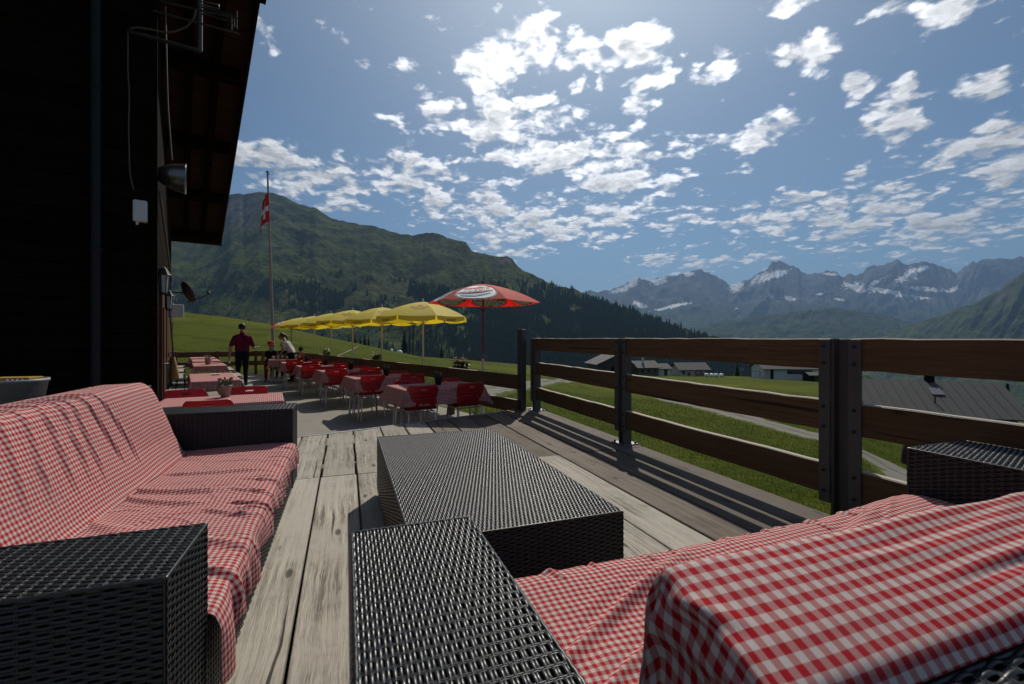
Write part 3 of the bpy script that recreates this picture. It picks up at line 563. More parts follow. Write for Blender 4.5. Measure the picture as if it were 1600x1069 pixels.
pc = on_roof(1452, 596); MB().box((-.35, -.3, -.8), (.35, .3, .7), Matrix.Translation(pc)).build('chimney', M_LOG, rf)
pc = on_roof(1461, 630); MB().tube([(pc.x, pc.y, pc.z-.3), (pc.x, pc.y, pc.z+.75)], .07, 8).build('vent_pipe', M_BLACK, rf)
inn = [a0-O+rd*.2, a0-O+rd*(Lr-1.2)]; dz = Vector((0, 0, -8)); ev = slope*(Wd-1.2); mv = ev-2*mir*(ev.dot(mir))
w_ = MB()
for a, b in ((ev, ev), (mv, mv)): w_.add([inn[0]+a-Vector((0, 0, .35)), inn[1]+a-Vector((0, 0, .35)), inn[1]+a+dz, inn[0]+a+dz], [(0, 1, 2, 3)])
for k in (0, 1): w_.add([inn[k]-Vector((0, 0, .35)), inn[k]+ev-Vector((0, 0, .35)), inn[k]+ev+dz, inn[k]+mv+dz, inn[k]+mv-Vector((0, 0, .35))], [(0, 1, 2, 3, 4)])
w_.build('wall', M_CHAL, hb)
fx = (inn[0]+inn[1])/2+ev; 
for k in (.18, .45, .72):
    c = inn[0].lerp(inn[1], k)+ev+Vector((0, 0, -1.9)); MB().bar(c-rd*.6+mir*.04, c+rd*.6+mir*.04, .1, 1.1).build('window', M_WIN, hb)
# things lying on the meadow
for i, (px, Y, lb) in enumerate([(1104, 158, 'leftmost white wrapped bale beside the cream chalet'), (1112, 160, 'second white wrapped bale from the cream chalet'), (1119, 157, 'third white wrapped bale from the cream chalet'), (1127, 159, 'rightmost white wrapped bale on the far meadow')]):
    g_ = gpos(px, Y); b = MB().lathe([(0, -.65), (.45, -.65), (.62, -.5), (.65, 0), (.62, .5), (.45, .65), (0, .65)], 14, M=Matrix.Rotation(R(90), 4, 'Y')).build('wrapped_bale', M_BALE, label=lb, cat='bale', group='white bales on the meadow'); b.location = g_+Vector((0, 0, .62))
sw = empty('swing_frame', gpos(1180, 150), 0, label='small wooden play frame left of the white house', cat='play frame')
for x in (-1.6, 1.6):
    for y in (-.9, .9): MB().tube([(x, y, -.2), (x, 0, 2.3)], .07, 6).build('leg', M_BARN, sw)
MB().tube([(-1.7, 0, 2.3), (1.7, 0, 2.3)], .07, 6).build('beam', M_BARN, sw); MB().box((-.3, -.15, .5), (.3, .15, .56)).tube([(-.25, 0, .55), (-.25, 0, 2.3)], .02, 5).tube([(.25, 0, .55), (.25, 0, 2.3)], .02, 5).build('seat', M_BARN, sw)
p = hit(1421, 727); MB().lathe([(0, -.3), (.42, -.3), (.38, .05), (.33, .6), (.28, 1.05), (.2, 1.12), (0, 1.1)], 9).build('tree_stump', M_BARK, label='dark short wooden stump beside the gravel road', cat='stump').location = p
for (px, py, lb) in [(612, 547.5, 'white hay net heap on the meadow crest, left of two'), (624, 549, 'flat white heap on the meadow crest, right of two')]:
    p = AT(px, py+1.5, 93); p.z = float(ground(p.x, p.y)); r_ = MB().lathe([(.55, -.1), (.5, .25), (.3, .5), (0, .58)], 10).build('covered_heap', M_BALE, label=lb, cat='heap', group='heaps on the meadow crest'); r_.location = p; r_.scale = (1.2 if px > 615 else .6, .8, .8)
# grass blades on the nearer meadow
def blades():
    rg = np.random.default_rng(3); n = 60000; Y = 4.5+rg.random(n)**1.6*36; px = 560+rg.random(n)*1040; X = (px-800)/F*Y
    u = X*math.cos(DECK_A)+Y*math.sin(DECK_A); v = -X*math.sin(DECK_A)+Y*math.cos(DECK_A); lx = (X-.15)*math.cos(FENCE_A)+(Y-7.1)*math.sin(FENCE_A)
    ok = ((u > 3.0) | (v > 7.0)) & (lx > .5)
    for c_ in ROADS:
        dd = np.full(n, 1e9)
        for a_ in c_[::3]: dd = np.minimum(dd, np.hypot(X-a_.x, Y-a_.y))
        ok &= dd > 1.25
    X, Y = X[ok], Y[ok]; n = len(X); Z = ground(X, Y); s = (.035+.06*rg.random(n))*(1+Y/45); a = rg.random(n)*6.283; V = np.zeros((n, 3, 3)); w = s*.16
    V[:, 0] = np.stack([X-np.cos(a)*w, Y-np.sin(a)*w, Z-.01], -1); V[:, 1] = np.stack([X+np.cos(a)*w, Y+np.sin(a)*w, Z-.01], -1); b = rg.normal(0, .45, (n, 2))*s[:, None]; V[:, 2] = np.stack([X+b[:, 0], Y+b[:, 1], Z+s], -1)
    obj('grass_blades', npmesh('grass_blades', V.reshape(-1, 3), np.arange(n*3).reshape(-1, 3), False), M_BLADE, label='short meadow grass beyond the railing', cat='grass', kind='stuff')
blades()
# the air
hz = MB().box((-15900, -15900, -300), (15900, 15900, 1850)).build('haze', None, label='pale blue haze over the valley', cat='haze', kind='stuff') if False else None
def haze():
    m = bpy.data.materials.new('haze_air'); m.use_nodes = True; t = NT(m.node_tree); out = t.n('ShaderNodeOutputMaterial')
    v = t.n('ShaderNodeVolumePrincipled', {'Color': (.24, .41, .68, 1), 'Density': HAZE_D, 'Anisotropy': .25}); t.t.links.new(v.outputs[0], out.inputs['Volume'])
    MB().box((-15900, -15900, -300), (15900, 15900, 1850)).build('haze', m, label='pale blue haze over the valley', cat='haze', kind='stuff')
HAZE_D = 7.2e-5
haze()
# ================================================================== terrace, deck, railings
FO = (.15, 7.1)                                  # where the terrace fence meets the deck
tp = [(.42, 7.25), fr(FENCE_A, (.12, 15.4), FO), (-12.6, 17.3), (-11.5, 11), (-11, 2.2), (-3.2, .6), (-.2, 6.2)]
MB().prism([(p[0], p[1]) for p in tp], TZ-1.0, TZ).build('terrace', M_CONC, kind='structure')
deck = empty('deck', (0, 0, 0), DECK_A, kind='structure')
GAPS = [-2.42, -2.12, -1.82, -1.54, -1.25, -.98, -.72, -.46, -.19, .085, .40, .69, .99, 1.30, 1.61, 1.905, 2.20, 2.53, 2.87]
JV = 3.97
def vend(u): return 5.70+(.36 if u > -.2 else .2)*(u+.2)
def plank(u0, u1, v0, a, b):
    g = .006+random.random()*.005; u0 += g; u1 -= g; z = random.uniform(-.004, .003); w = u1-u0; n = 8; bm = bmesh.new(); top = []; bot = []
    wob = [random.uniform(-.003, .003) for _ in range(n+1)]; cup = random.uniform(-.0015, .0025)
    for i in range(n+1):
        f = i/n; l = (a-v0)*f; r_ = (b-v0)*f; row = []
        for (x, zz) in ((0+wob[i], 0), (.004+wob[i], .004), (w*.5, .004+cup), (w-.004-wob[i], .004), (w-wob[i], 0)): row.append(bm.verts.new((x, l+(r_-l)*x/w, zz-.004)))
        top.append(row); bot.append([bm.verts.new((0+wob[i], l, -.045)), bm.verts.new((w-wob[i], r_, -.045))])
    for i in range(n):
        for j in range(4): bm.faces.new((top[i][j], top[i][j+1], top[i+1][j+1], top[i+1][j]))
        bm.faces.new((bot[i][0], top[i][0], top[i+1][0], bot[i+1][0])); bm.faces.new((top[i][4], bot[i][1], bot[i+1][1], top[i+1][4])); bm.faces.new((bot[i][1], bot[i][0], bot[i+1][0], bot[i+1][1]))
    bm.faces.new(top[0][::-1]+[bot[0][0], bot[0][1]][0:2]); bm.faces.new(top[n]+[bot[n][1], bot[n][0]])
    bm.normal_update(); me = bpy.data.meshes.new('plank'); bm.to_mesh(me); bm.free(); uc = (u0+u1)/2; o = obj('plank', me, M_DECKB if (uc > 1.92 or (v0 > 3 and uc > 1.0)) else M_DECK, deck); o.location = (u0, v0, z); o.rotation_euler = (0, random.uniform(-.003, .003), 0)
for i in range(len(GAPS)-1):
    u0, u1 = GAPS[i], GAPS[i+1]; plank(u0, u1, -2.2, JV-.004, JV-.004); plank(u0, u1, JV+.004, vend(u0), vend(u1))
for v in (-1.5, -.2, 1.1, 2.5, JV, 5.3): MB().box((-2.4, v-.07, -.22), (2.85, v+.07, -.051)).build('joist', M_BARN, deck)
e_ = MB(); pts = [(u, vend(u)+.02) for u in (-2.4, -1.2, -.2, 1.2, 2.85)]
for a, b in zip(pts, pts[1:]): e_.bar((a[0], a[1], -.02), (b[0], b[1], -.02), .022, .05)
e_.build('edge_strip', M_TRIM, deck)
for (u, v) in [(2.7, -1), (2.7, 1.5), (2.7, 4.1), (2.7, 6.2)]: MB().box((u-.08, v-.08, -4), (u+.08, v+.08, -.22)).build('support_post', M_BARN, deck)

# railing of the deck
rl = empty('deck_railing', (0, 0, 0), DECK_A, label='tall timber railing with three boards and steel posts along the deck', cat='railing')
UF = 2.76; LV = [6.53, 4.15, 1.875, -.42]
def hpost(v, w, top, nm='post'):
    b = MB(); hw = w/2; b.box((UF-.05, v-.005-hw*.62, 0.012), (UF+.05, v+.005-hw*.52, top)); b.box((UF-.05, v+hw*.52-.005, .012), (UF+.05, v+hw*.62+.005, top)); b.box((UF-.006, v-hw*.52, .012), (UF+.006, v+hw*.52, top-.002))
    o = b.build(nm, M_STEELD, rl, .003)
    MB().box((UF-.10, v-.10, 0.0), (UF+.10, v+.10, .012)).build('base_plate', M_STEEL, o, .002)
    for du in (-.075, .075):
        for dv in (-.075, .075): MB().lathe([(0, .03), (.012, .03), (.012, .012)], 6, c=(UF+du, v+dv, 0)).build('anchor_bolt', M_BOLT, o)
    return o
for v in LV:
    wide = v < 3
    o = hpost(v, .17 if wide else .13, 1.105)
    for s in (-1, 1):
        vv = v+s*(.088 if wide else .068); pl = MB().box((UF-.064, vv-.034, .13), (UF-.052, vv+.034, 1.10)).build('clamp_plate', M_STEELD, o, .002)
        for z in (.20, .32, .58, .70, .96, 1.06): MB().lathe([(0, -.012), (.009, -.012), (.009, 0)], 6, M=Matrix.Translation((UF-.064, vv, z)) @ Matrix.Rotation(R(90), 4, 'Y')).build('bolt', M_BOLT, pl)
for i in range(len(LV)-1):
    for (z0, z1) in ((.925, 1.108), (.555, .738), (.175, .36)):
        a, b = LV[i+1]+.058, LV[i]-.058; n = 14; Vv = []
        L = b-a; me = MB(); jit = [random.uniform(-.003, .003) for _ in range(n+1)]; sag = random.uniform(-.004, .002)
        V = []; Fq = []
        for k in range(n+1):
            y = L*k/n-L/2; s_ = sag*(1-(2*k/n-1)**2)+jit[k]; ch = .006
            sec = [(-.024, z0+ch), (-.024+ch, z0), (.024-ch, z0), (.024, z0+ch), (.024, z1-ch), (.024-ch, z1), (-.024+ch, z1), (-.024, z1-ch)]
            V += [(y, -x, zz+s_-z0) for x, zz in sec]
        for k in range(n):
            for j in range(8): Fq.append((k*8+j, k*8+(j+1) % 8, k*8+8+(j+1) % 8, k*8+8+j))
        Fq += [tuple(range(8)), tuple(range(n*8+7, n*8-1, -1))]
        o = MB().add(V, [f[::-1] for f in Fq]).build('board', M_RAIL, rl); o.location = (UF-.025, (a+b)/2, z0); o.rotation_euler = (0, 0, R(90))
# lower fence along the terrace
tf = empty('terrace_fence', (FO[0], FO[1], TZ), FENCE_A, label='low brown two board fence along the far edge of the terrace', cat='fence')
SP = [0.0, 2.15, 4.6, 7.1, 9.6, 12.1, 14.9]
for i, b in enumerate(SP):
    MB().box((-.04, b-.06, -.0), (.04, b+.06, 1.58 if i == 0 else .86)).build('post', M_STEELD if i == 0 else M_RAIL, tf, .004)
for a, b in zip(SP, SP[1:]):
    for (z0, z1) in ((.66, .885), (.30, .50)):
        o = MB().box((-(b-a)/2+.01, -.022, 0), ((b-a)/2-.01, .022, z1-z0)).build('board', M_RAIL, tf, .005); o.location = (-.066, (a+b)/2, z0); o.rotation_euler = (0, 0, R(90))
pa, pb = fr(FENCE_A, (-.05, 15.05), FO), Vector((-12.35, 16.9, 0)); d_ = (pb-pa); d_.z = 0; Lf = d_.length
ef = empty('end_fence', (pa.x, pa.y, TZ), math.atan2(d_.y, d_.x), label='dark low fence closing the far end of the terrace', cat='fence')
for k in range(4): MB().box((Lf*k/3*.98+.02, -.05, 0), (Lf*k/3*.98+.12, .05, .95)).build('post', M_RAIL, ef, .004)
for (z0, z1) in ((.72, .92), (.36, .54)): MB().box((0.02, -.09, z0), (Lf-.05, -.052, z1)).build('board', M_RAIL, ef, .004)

# ================================================================== the mountain inn (left)
HN = empty('mountain_inn', (0, 0, TZ), HOUSE_A, label='big black timber inn with overhanging roof along the left side', cat='house')
HX, HY0, HY1 = -.28, 7.71, 19.2; RS = .2775; ZE = 4.49-TZ
def zr(y): return ZE+RS*(20.07-y)
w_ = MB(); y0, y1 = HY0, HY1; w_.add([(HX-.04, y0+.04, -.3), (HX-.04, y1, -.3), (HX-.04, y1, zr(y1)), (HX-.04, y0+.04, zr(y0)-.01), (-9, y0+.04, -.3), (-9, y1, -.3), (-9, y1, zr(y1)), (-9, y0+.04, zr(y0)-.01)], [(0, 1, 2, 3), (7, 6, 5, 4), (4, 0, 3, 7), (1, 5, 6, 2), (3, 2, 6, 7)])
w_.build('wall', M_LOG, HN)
bh = .215
nbd = int((zr(HY0)-.05)/bh)
bm_ = MB().box((-4.33, 0, 0), (4.33, .045, bh-.012)).mesh('board'); bm_.materials.append(M_LOG)
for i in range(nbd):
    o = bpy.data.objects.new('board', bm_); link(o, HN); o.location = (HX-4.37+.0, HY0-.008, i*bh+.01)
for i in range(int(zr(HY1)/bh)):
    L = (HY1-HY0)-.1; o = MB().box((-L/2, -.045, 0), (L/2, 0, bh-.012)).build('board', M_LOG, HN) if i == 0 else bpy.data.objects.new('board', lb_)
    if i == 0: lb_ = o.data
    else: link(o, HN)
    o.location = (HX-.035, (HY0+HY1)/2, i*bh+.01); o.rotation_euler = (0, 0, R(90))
MB().box((HX-.05, HY0-.03, -.02), (HX+.025, HY0+.05, zr(HY0)-.1)).build('corner_post', M_LOG, HN, .006)
# roof: slab, soffit boards, purlins, verge board
XV = 1.19
def slab(x0, x1, ya, yb, d0, d1, nm, m, par): return MB().add([(x, y, zr(y)+d) for x in (x0, x1) for y in (ya, yb) for d in (d0, d1)], [(0, 1, 3, 2), (4, 6, 7, 5), (0, 4, 5, 1), (2, 3, 7, 6), (0, 2, 6, 4), (1, 5, 7, 3)]).build(nm, m, par)
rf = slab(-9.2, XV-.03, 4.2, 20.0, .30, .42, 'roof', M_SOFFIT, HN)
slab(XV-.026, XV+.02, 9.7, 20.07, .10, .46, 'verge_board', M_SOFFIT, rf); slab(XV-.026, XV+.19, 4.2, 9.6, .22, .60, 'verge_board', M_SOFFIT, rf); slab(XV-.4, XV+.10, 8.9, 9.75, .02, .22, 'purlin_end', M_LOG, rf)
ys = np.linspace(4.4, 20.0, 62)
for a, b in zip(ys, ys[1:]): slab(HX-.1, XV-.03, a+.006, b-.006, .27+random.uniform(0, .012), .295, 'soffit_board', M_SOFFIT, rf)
for y in (19.6, 17.0, 14.4, 11.8, 9.2): slab(HX-.2, XV-.12, y, y+.2, .04, .262, 'purlin', M_LOG, rf)
for x in (HX+.35, .55): slab(x, x+.14, 4.5, 19.9, .13, .265, 'rafter', M_LOG, rf)
slab(-9.2, XV+.02, 20.03, 20.16, .05, .34, 'eave_board', M_SOFFIT, rf)
# door and shutters on the long side, bench corner
for (y, w, h, z, nm) in [(9.3, .95, 2.05, .02, 'door'), (12.6, 1.3, 1.2, .95, 'window'), (15.2, 1.3, 1.2, .95, 'window'), (17.6, .95, 2.05, .02, 'door')]:
    f_ = MB().box((HX+.01, y-w/2-.09, z-.0), (HX+.05, y+w/2+.09, z+h+.09)).build(nm, M_DOORW, HN, .004)
    if nm == 'window':
        MB().box((HX+.052, y-w/2, z+.08), (HX+.058, y+w/2, z+h)).build('pane', M_WIN, f_)
        for s in (-1, 1): MB().box((HX+.012, y+s*(w/2+.42)-.3, z), (HX+.055, y+s*(w/2+.42)+.3, z+h)).build('shutter', M_DOORW, f_)
    else:
        for q in (-.22, .22): MB().box((HX+.052, y+q-.18, z+.15), (HX+.07, y+q+.18, z+h-.15)).build('door_panel', M_DOORW, f_, .004)
        MB().tube([(HX+.05, y-.4, 1.05), (HX+.11, y-.4, 1.05), (HX+.11, y-.29, 1.05)], .011, 6).build('handle', M_STEEL, f_)
def HW(x, y, z=0): return fr(HOUSE_A, (x, y, z))
def on_front(px, py, off=0.0):                 # a point of the inn's near wall
    n = fr(HOUSE_A, (0, 1, 0)); q = fr(HOUSE_A, (0, HY0-.008-off, 0)); d = Vector(((px-800)/F, 1, -(py-HOR)/F)); s = q.dot(n)/d.dot(n); return Vector((0, 0, CAMZ))+d*s
def on_side(px, py, x):                        # a point at distance x off the inn's long wall line
    n = fr(HOUSE_A, (1, 0, 0)); q = fr(HOUSE_A, (x, 0, 0)); d = Vector(((px-800)/F, 1, -(py-HOR)/F)); s = q.dot(n)/d.dot(n); return Vector((0, 0, CAMZ))+d*s
def toH(p): return Matrix.Rotation(-HOUSE_A, 4, 'Z') @ Vector(p)
# downpipe
a, b = on_front(150, 20, .07), on_front(150, 640, .07); dp = MB().tube([(0, 0, TZ), (0, 0, 3.0), (0, 0, 7.2)], .05, 12)
d0 = on_front(150, 480, .07); o = dp.build('downpipe', M_PIPE, label='grey rain downpipe on the black near wall of the inn', cat='downpipe'); o.location = (d0.x, d0.y, 0)
for z in (.4, 2.2, 4.2): MB().lathe([(.062, z-.02), (.062, z+.02), (.05, z+.02)], 12).build('pipe_clip', M_PIPE, o)
# white box, cables
p = on_front(219, 330, .05); wb = empty('junction_box', p, HOUSE_A, label='small white electrical box on the black near wall', cat='box'); MB().box((-.075, -.03, -.14), (.075, .06, .14)).build('housing', M_WHITE, wb, .02); MB().tube([(-.03, 0, -.14), (-.03, 0, -.18)], .015, 8).build('cable_gland', M_WHITE, wb)
def cable(pts, r, label, m=M_CABLE, cat='cable', off=.012):
    P = [Vector(q) for q in pts]; S = []
    for i in range(len(P)-1):
        p0, p1, p2, p3 = P[max(i-1, 0)], P[i], P[i+1], P[min(i+2, len(P)-1)]
        for j in range(8):
            t = j/8; S.append(.5*((2*p1)+(p2-p0)*t+(2*p0-5*p1+4*p2-p3)*t*t+(3*p1-p0-3*p2+p3)*t**3))
    S.append(P[-1]); return recentre(MB().tube(S, r, 6).build('cable', m, label=label, cat=cat))
cable([on_front(x, y, .012) for x, y in [(200, 50), (200, 110), (202, 150), (201, 200), (202, 240), (203, 270), (206, 285), (209, 297)]], .010, 'thin grey cable running down the black wall to the white box')
cable([AT(x, y, 6.35) for x, y in [(258, 10), (260, 90), (262, 160), (265, 205), (268.5, 250)]], .011, 'pale wire hanging down the wall corner to the horn speaker')
cable([AT(x, y, Y) for x, y, Y in [(249, 300, 6.15), (253, 325, 6.6), (257, 355, 7.2), (263, 400, 8.6), (268, 440, 10.4)]], .016, 'drooping pale string of cable below the horn speaker')
# aerial on its bracket
p0 = on_front(200, 49, 0.0); p1 = p0+fr(HOUSE_A, (.95, -.42, -.0)); 
def at_depth(px, py, Y): return AT(px, py, Y)
Yb = p0.y-.35; q1 = at_depth(313, 80, Yb); an = empty('aerial', p0, 0, label='television aerial on an angled grey bracket at the top left', cat='aerial')
L_ = lambda v: Vector(v)-p0
MB().tube([L_(p0), L_(q1)], .022, 8).build('bracket_arm', M_AER, an); q2 = at_depth(313, -20, Yb); MB().tube([L_(q1), L_(q2)], .024, 8).build('mast', M_AER, an)
for k, (xa, ya, xb, yb) in enumerate([(240, 17, 373, 53), (250, 2, 370, 29), (313, 10, 362, 24), (318, 21, 362, 35)]):
    MB().tube([L_(at_depth(xa, ya, Yb+.03)), L_(at_depth(xb, yb, Yb-.25))], .011, 6).build('boom', M_AER, an)
for (x, y, dy) in [(362, 35, 16), (370, 29, 24), (366, 33, 10)]: MB().tube([L_(at_depth(x, y-dy/2, Yb-.24)), L_(at_depth(x, y+dy/2+4, Yb-.24))], .006, 5).build('element', M_AER, an)
MB().tube([L_(at_depth(*q, Yb-.1)) for q in [(312, 2, ), (342, 8), (343, 14), (314, 7)]], .008, 5, False).build('dipole', M_AER, an)
MB().tube([L_(at_depth(*q, Yb)) for q in [(306, 14), (303, 28), (292, 42), (272, 50), (258, 51), (235, 46), (215, 43), (204, 45)]], .011, 6).build('lead', M_CABLE, an)
# horn loudspeaker
p = AT(268, 276, 6.4); hs = empty('horn_speaker', p, 0, label='round grey horn loudspeaker high on the inn corner', cat='loudspeaker')
ax = (Vector((.78, .52, -.03))).normalized(); Mh = ax.to_track_quat('Z', 'Y').to_matrix().to_4x4()
Mh = Matrix.Translation((-.10, -.08, 0)) @ Mh
MB().lathe([(.035, -.07), (.075, -.04), (.125, .03), (.165, .11), (.19, .20), (.205, .275), (.212, .29), (.205, .295), (.18, .20), (.15, .11), (.07, .03), (0, .02)], 28, M=Mh).build('horn', M_ALU, hs)
MB().lathe([(0, -.16), (.06, -.16), (.06, -.04), (.03, -.03)], 18, M=Mh).build('driver', M_BLACK, hs); MB().bar((-.14, -.08, -.03), fr(HOUSE_A, (-.20, -.03, -.03)), .03, .012).build('bracket', M_STEEL, hs)
# wall lanterns
for (px, py, Yl, lb) in [(256, 444, 6.35, 'nearest wall lantern on the inn, largest of three'), (263.6, 473, 8.6, 'middle wall lantern of three on the inn'), (268.2, 487, 11.2, 'farthest wall lantern of three on the inn, beside a white box')]:
    p = AT(px, py, Yl); r = empty('wall_lantern', p-Vector((0, 0, .12)), HOUSE_A, label=lb, cat='lantern', group='wall lanterns on the inn'); s = .10
    MB().lathe([(.045, 0), (.062, .24)], 6, smooth=False).build('glass', M_GLASS, r)
    cp = MB().lathe([(.085, .245), (.075, .26), (.03, .34), (0, .36)], 6, smooth=False).build('cap', M_BLACK, r); MB().lathe([(0, -.03), (.05, -.02), (.06, .0)], 6, smooth=False).build('base', M_BLACK, r)
    for k in range(6): a = math.pi/3*k; MB().tube([(.046*math.cos(a), .046*math.sin(a), 0), (.064*math.cos(a), .064*math.sin(a), .245)], .006, 5).build('cage_bar', M_BLACK, r)
    MB().bar((-.09, 0, .3), (0, 0, .33), .025, .025).build('bracket', M_BLACK, r)
p = AT(277, 486, 11.0); wb = empty('wall_speaker', p, HOUSE_A, label='small white loudspeaker box behind the lanterns', cat='loudspeaker'); MB().box((-.13, -.09, -.15), (.13, .09, .15)).build('cabinet', M_WHITE, wb, .02); MB().bar((-.13, 0, 0), (-.20, 0, 0), .03, .03).build('bracket', M_BLACK, wb)
# satellite dish near the far end
p = AT(289, 458, 15.0); sd_ = empty('satellite_dish', p, 0, label='small tilted satellite dish at the far end of the inn', cat='satellite dish'); dq = Vector((.55, .85, .45)).normalized().to_track_quat('Z', 'Y').to_matrix().to_4x4()
MB().lathe([(0, 0), (.15, .015), (.27, .05), (.36, .09), (.365, .10), (.27, .065), (.15, .03), (0, .015)], 22, M=dq).build('dish', M_DISH, sd_); MB().tube([(0.05, 0, -.3), (.55, .05, -.12), (.72, .07, -.02)], .014, 6).build('arm', M_BLACK, sd_); MB().lathe([(0, 0), (.045, 0), (.045, .12), (0, .12)], 10, c=(.72, .07, -.05)).build('receiver', M_DISH, sd_); MB().bar((0, 0, 0), fr(HOUSE_A, (-.38, 0, 0)), .04, .04).build('bracket', M_BLACK, sd_)
# straw broom hung on the wall
p = AT(271.5, 592, 9.8); br = empty('broom', p, HOUSE_A, label='straw broom hanging head down on the inn wall', cat='broom'); MB().tube([(0, 0, .45), (-.08, 0, 1.6)], .014, 8).build('handle', M_BARN, br); MB().lathe([(0, 0), (.09, .01), (.088, .13), (.055, .30), (.03, .45), (0, .47)], 12).build('bristles', M_STRAW, br)
# ================================================================== woven furniture
PIT, HALF = .0086, .027
def weave(panels):
    """panels: (corner, strand direction * length, across * width, outward normal) -> woven strands as one mesh"""
    VV, QQ, off = [], [], 0
    for (c, e1, e2, n) in panels:
        c, e1, e2, n = map(lambda a: np.array(a, float), (c, e1, e2, n)); L1, L2 = np.linalg.norm(e1), np.linalg.norm(e2); e1 /= L1; e2 /= L2
        ns = max(2, int(round(L2/PIT))); pt = L2/ns; nh = max(2, int(round(L1/HALF))); m = nh*4+1; s = np.linspace(0, L1, m)
        i = np.arange(ns); ph = np.pi*(s[None]/(L1/nh))+np.pi*(i[:, None] % 2); wv = np.sin(ph); z = .0030*np.sign(wv)*np.abs(wv)**.8
        jit = RNG.normal(0, .00035, (ns, 1)); w = pt*.40; cx = (i[:, None]+.5)*pt+jit+.0004*np.sin(s[None]*9+i[:, None])
        row = []
        for (dw, dz) in ((-1, -.0011), (-.35, .0006), (.35, .0006), (1, -.0011)):
            P = c+s[None, :, None]*e1+(cx+dw*w)[..., None]*e2+(z+dz+.0012)[..., None]*n; row.append(P)
        V = np.stack(row, 2); k = 4; VV.append(V.reshape(-1, 3)); a = np.arange(ns)[:, None, None]*m*k+np.arange(m-1)[None, :, None]*k+np.arange(k-1)[None, None]+off
        q = np.stack([a, a+k, a+k+1, a+1], -1).reshape(-1, 4)
        if np.dot(np.cross(e1, e2), n) < 0: q = q[:, ::-1]
        QQ.append(q); off += ns*m*k
        # the cross strands they run over and under
        for t in range(nh+1):
            b = c+e1*(t*L1/nh)
            for o_ in (-.0021, .0021):
                V = np.array([b+e1*(o_+dx)+n*dz+e2*(L2*k_) for k_ in (0, 1) for dx, dz in ((-.0017, -.0006), (-.0008, .0014), (.0008, .0014), (.0017, -.0006))]); VV.append(V); qq = np.array([[off+i, off+i+1, off+5+i, off+4+i] for i in range(3)]); QQ.append(qq if np.dot(np.cross(e1, e2), n) > 0 else qq[:, ::-1]); off += 8
    return npmesh('weave', np.concatenate(VV), np.concatenate(QQ))
def rbox(root, nm, lo, hi, faces, edges=True):
    """a woven block: dark core, strands on the listed faces, plaited cord along its edges"""
    lo, hi = np.array(lo, float), np.array(hi, float); g = .004
    core = MB().box(lo+g, hi-g).build(nm, M_COREB, root); d = hi-lo; P = []
    for f in faces:
        if f == 'top': P.append(((lo[0], lo[1], hi[2]), (0, d[1], 0), (d[0], 0, 0), (0, 0, 1)))
        if f == 'topx': P.append(((lo[0], lo[1], hi[2]), (d[0], 0, 0), (0, d[1], 0), (0, 0, 1)))
        if f == '-y': P.append(((lo[0], lo[1], lo[2]), (d[0], 0, 0), (0, 0, d[2]), (0, -1, 0)))
        if f == '+y': P.append(((lo[0], hi[1], lo[2]), (d[0], 0, 0), (0, 0, d[2]), (0, 1, 0)))
        if f == '-x': P.append(((lo[0], lo[1], lo[2]), (0, d[1], 0), (0, 0, d[2]), (-1, 0, 0)))
        if f == '+x': P.append(((hi[0], lo[1], lo[2]), (0, d[1], 0), (0, 0, d[2]), (1, 0, 0)))
    obj('weave', weave(P), M_RAT, core, kind='stuff')
    if edges:
        e = MB(); z = hi[2]-.001
        def cord(a, b):
            a, b = Vector(a), Vector(b); n = max(4, int((b-a).length/.011)); e.tube([a.lerp(b, i/n) for i in range(n+1)], [.0042+.0018*(i % 2) for i in range(n+1)], 6)
        cord((lo[0], lo[1], z), (hi[0], lo[1], z)); cord((hi[0], lo[1], z), (hi[0], hi[1], z)); cord((hi[0], hi[1], z), (lo[0], hi[1], z)); cord((lo[0], hi[1], z), (lo[0], lo[1], z))
        for x, y in ((lo[0], lo[1]), (hi[0], lo[1]), (hi[0], hi[1]), (lo[0], hi[1])): cord((x, y, lo[2]), (x, y, hi[2]))
        e.build('plaited_edge', M_RAT, core)
    return core
def feet(root, pts):
    for (x, y) in pts: MB().lathe([(0, 0), (.025, 0), (.025, .032), (0, .032)], 10, c=(x, y, 0)).build('foot', M_BLACK, root)
# low table
ct = empty('rattan_coffee_table', fr(DECK_A, (.64, 2.52, 0)), DECK_A, label='black woven rattan coffee table standing in the middle of the deck', cat='coffee table')
rbox(ct, 'body', (-.425, -.90, .03), (.425, .90, .40), ['top', '-y', '-x', '+x'])
feet(ct, [(-.36, -.84), (.36, -.84), (-.36, .84), (.36, .84)])
# sofa on the left
sa = empty('rattan_sofa', fr(DECK_A, (-.9, 2.56, 0)), DECK_A, label='black rattan sofa with blocky arms on the left, covered with checked cloths', cat='sofa')
rbox(sa, 'arm', (-.54, -1.39, .03), (.54, -1.09, .60), ['topx', '-y', '+x', '+y'])
rbox(sa, 'arm', (-.54, 1.09, .03), (.54, 1.39, .60), ['topx', '-y', '+x'])
rbox(sa, 'seat_base', (-.30, -1.088, .03), (.535, 1.088, .31), ['+x'], False)
rbox(sa, 'backrest', (-.54, -1.088, .03), (-.305, 1.088, .795), ['top'], True)
MB().box((-.28, -1.07, .312), (.50, 1.07, .335)).build('cushion', M_WHITE, sa, .01)
feet(sa, [(-.48, -1.3), (.48, -1.3), (-.48, 1.3), (.48, 1.3)])
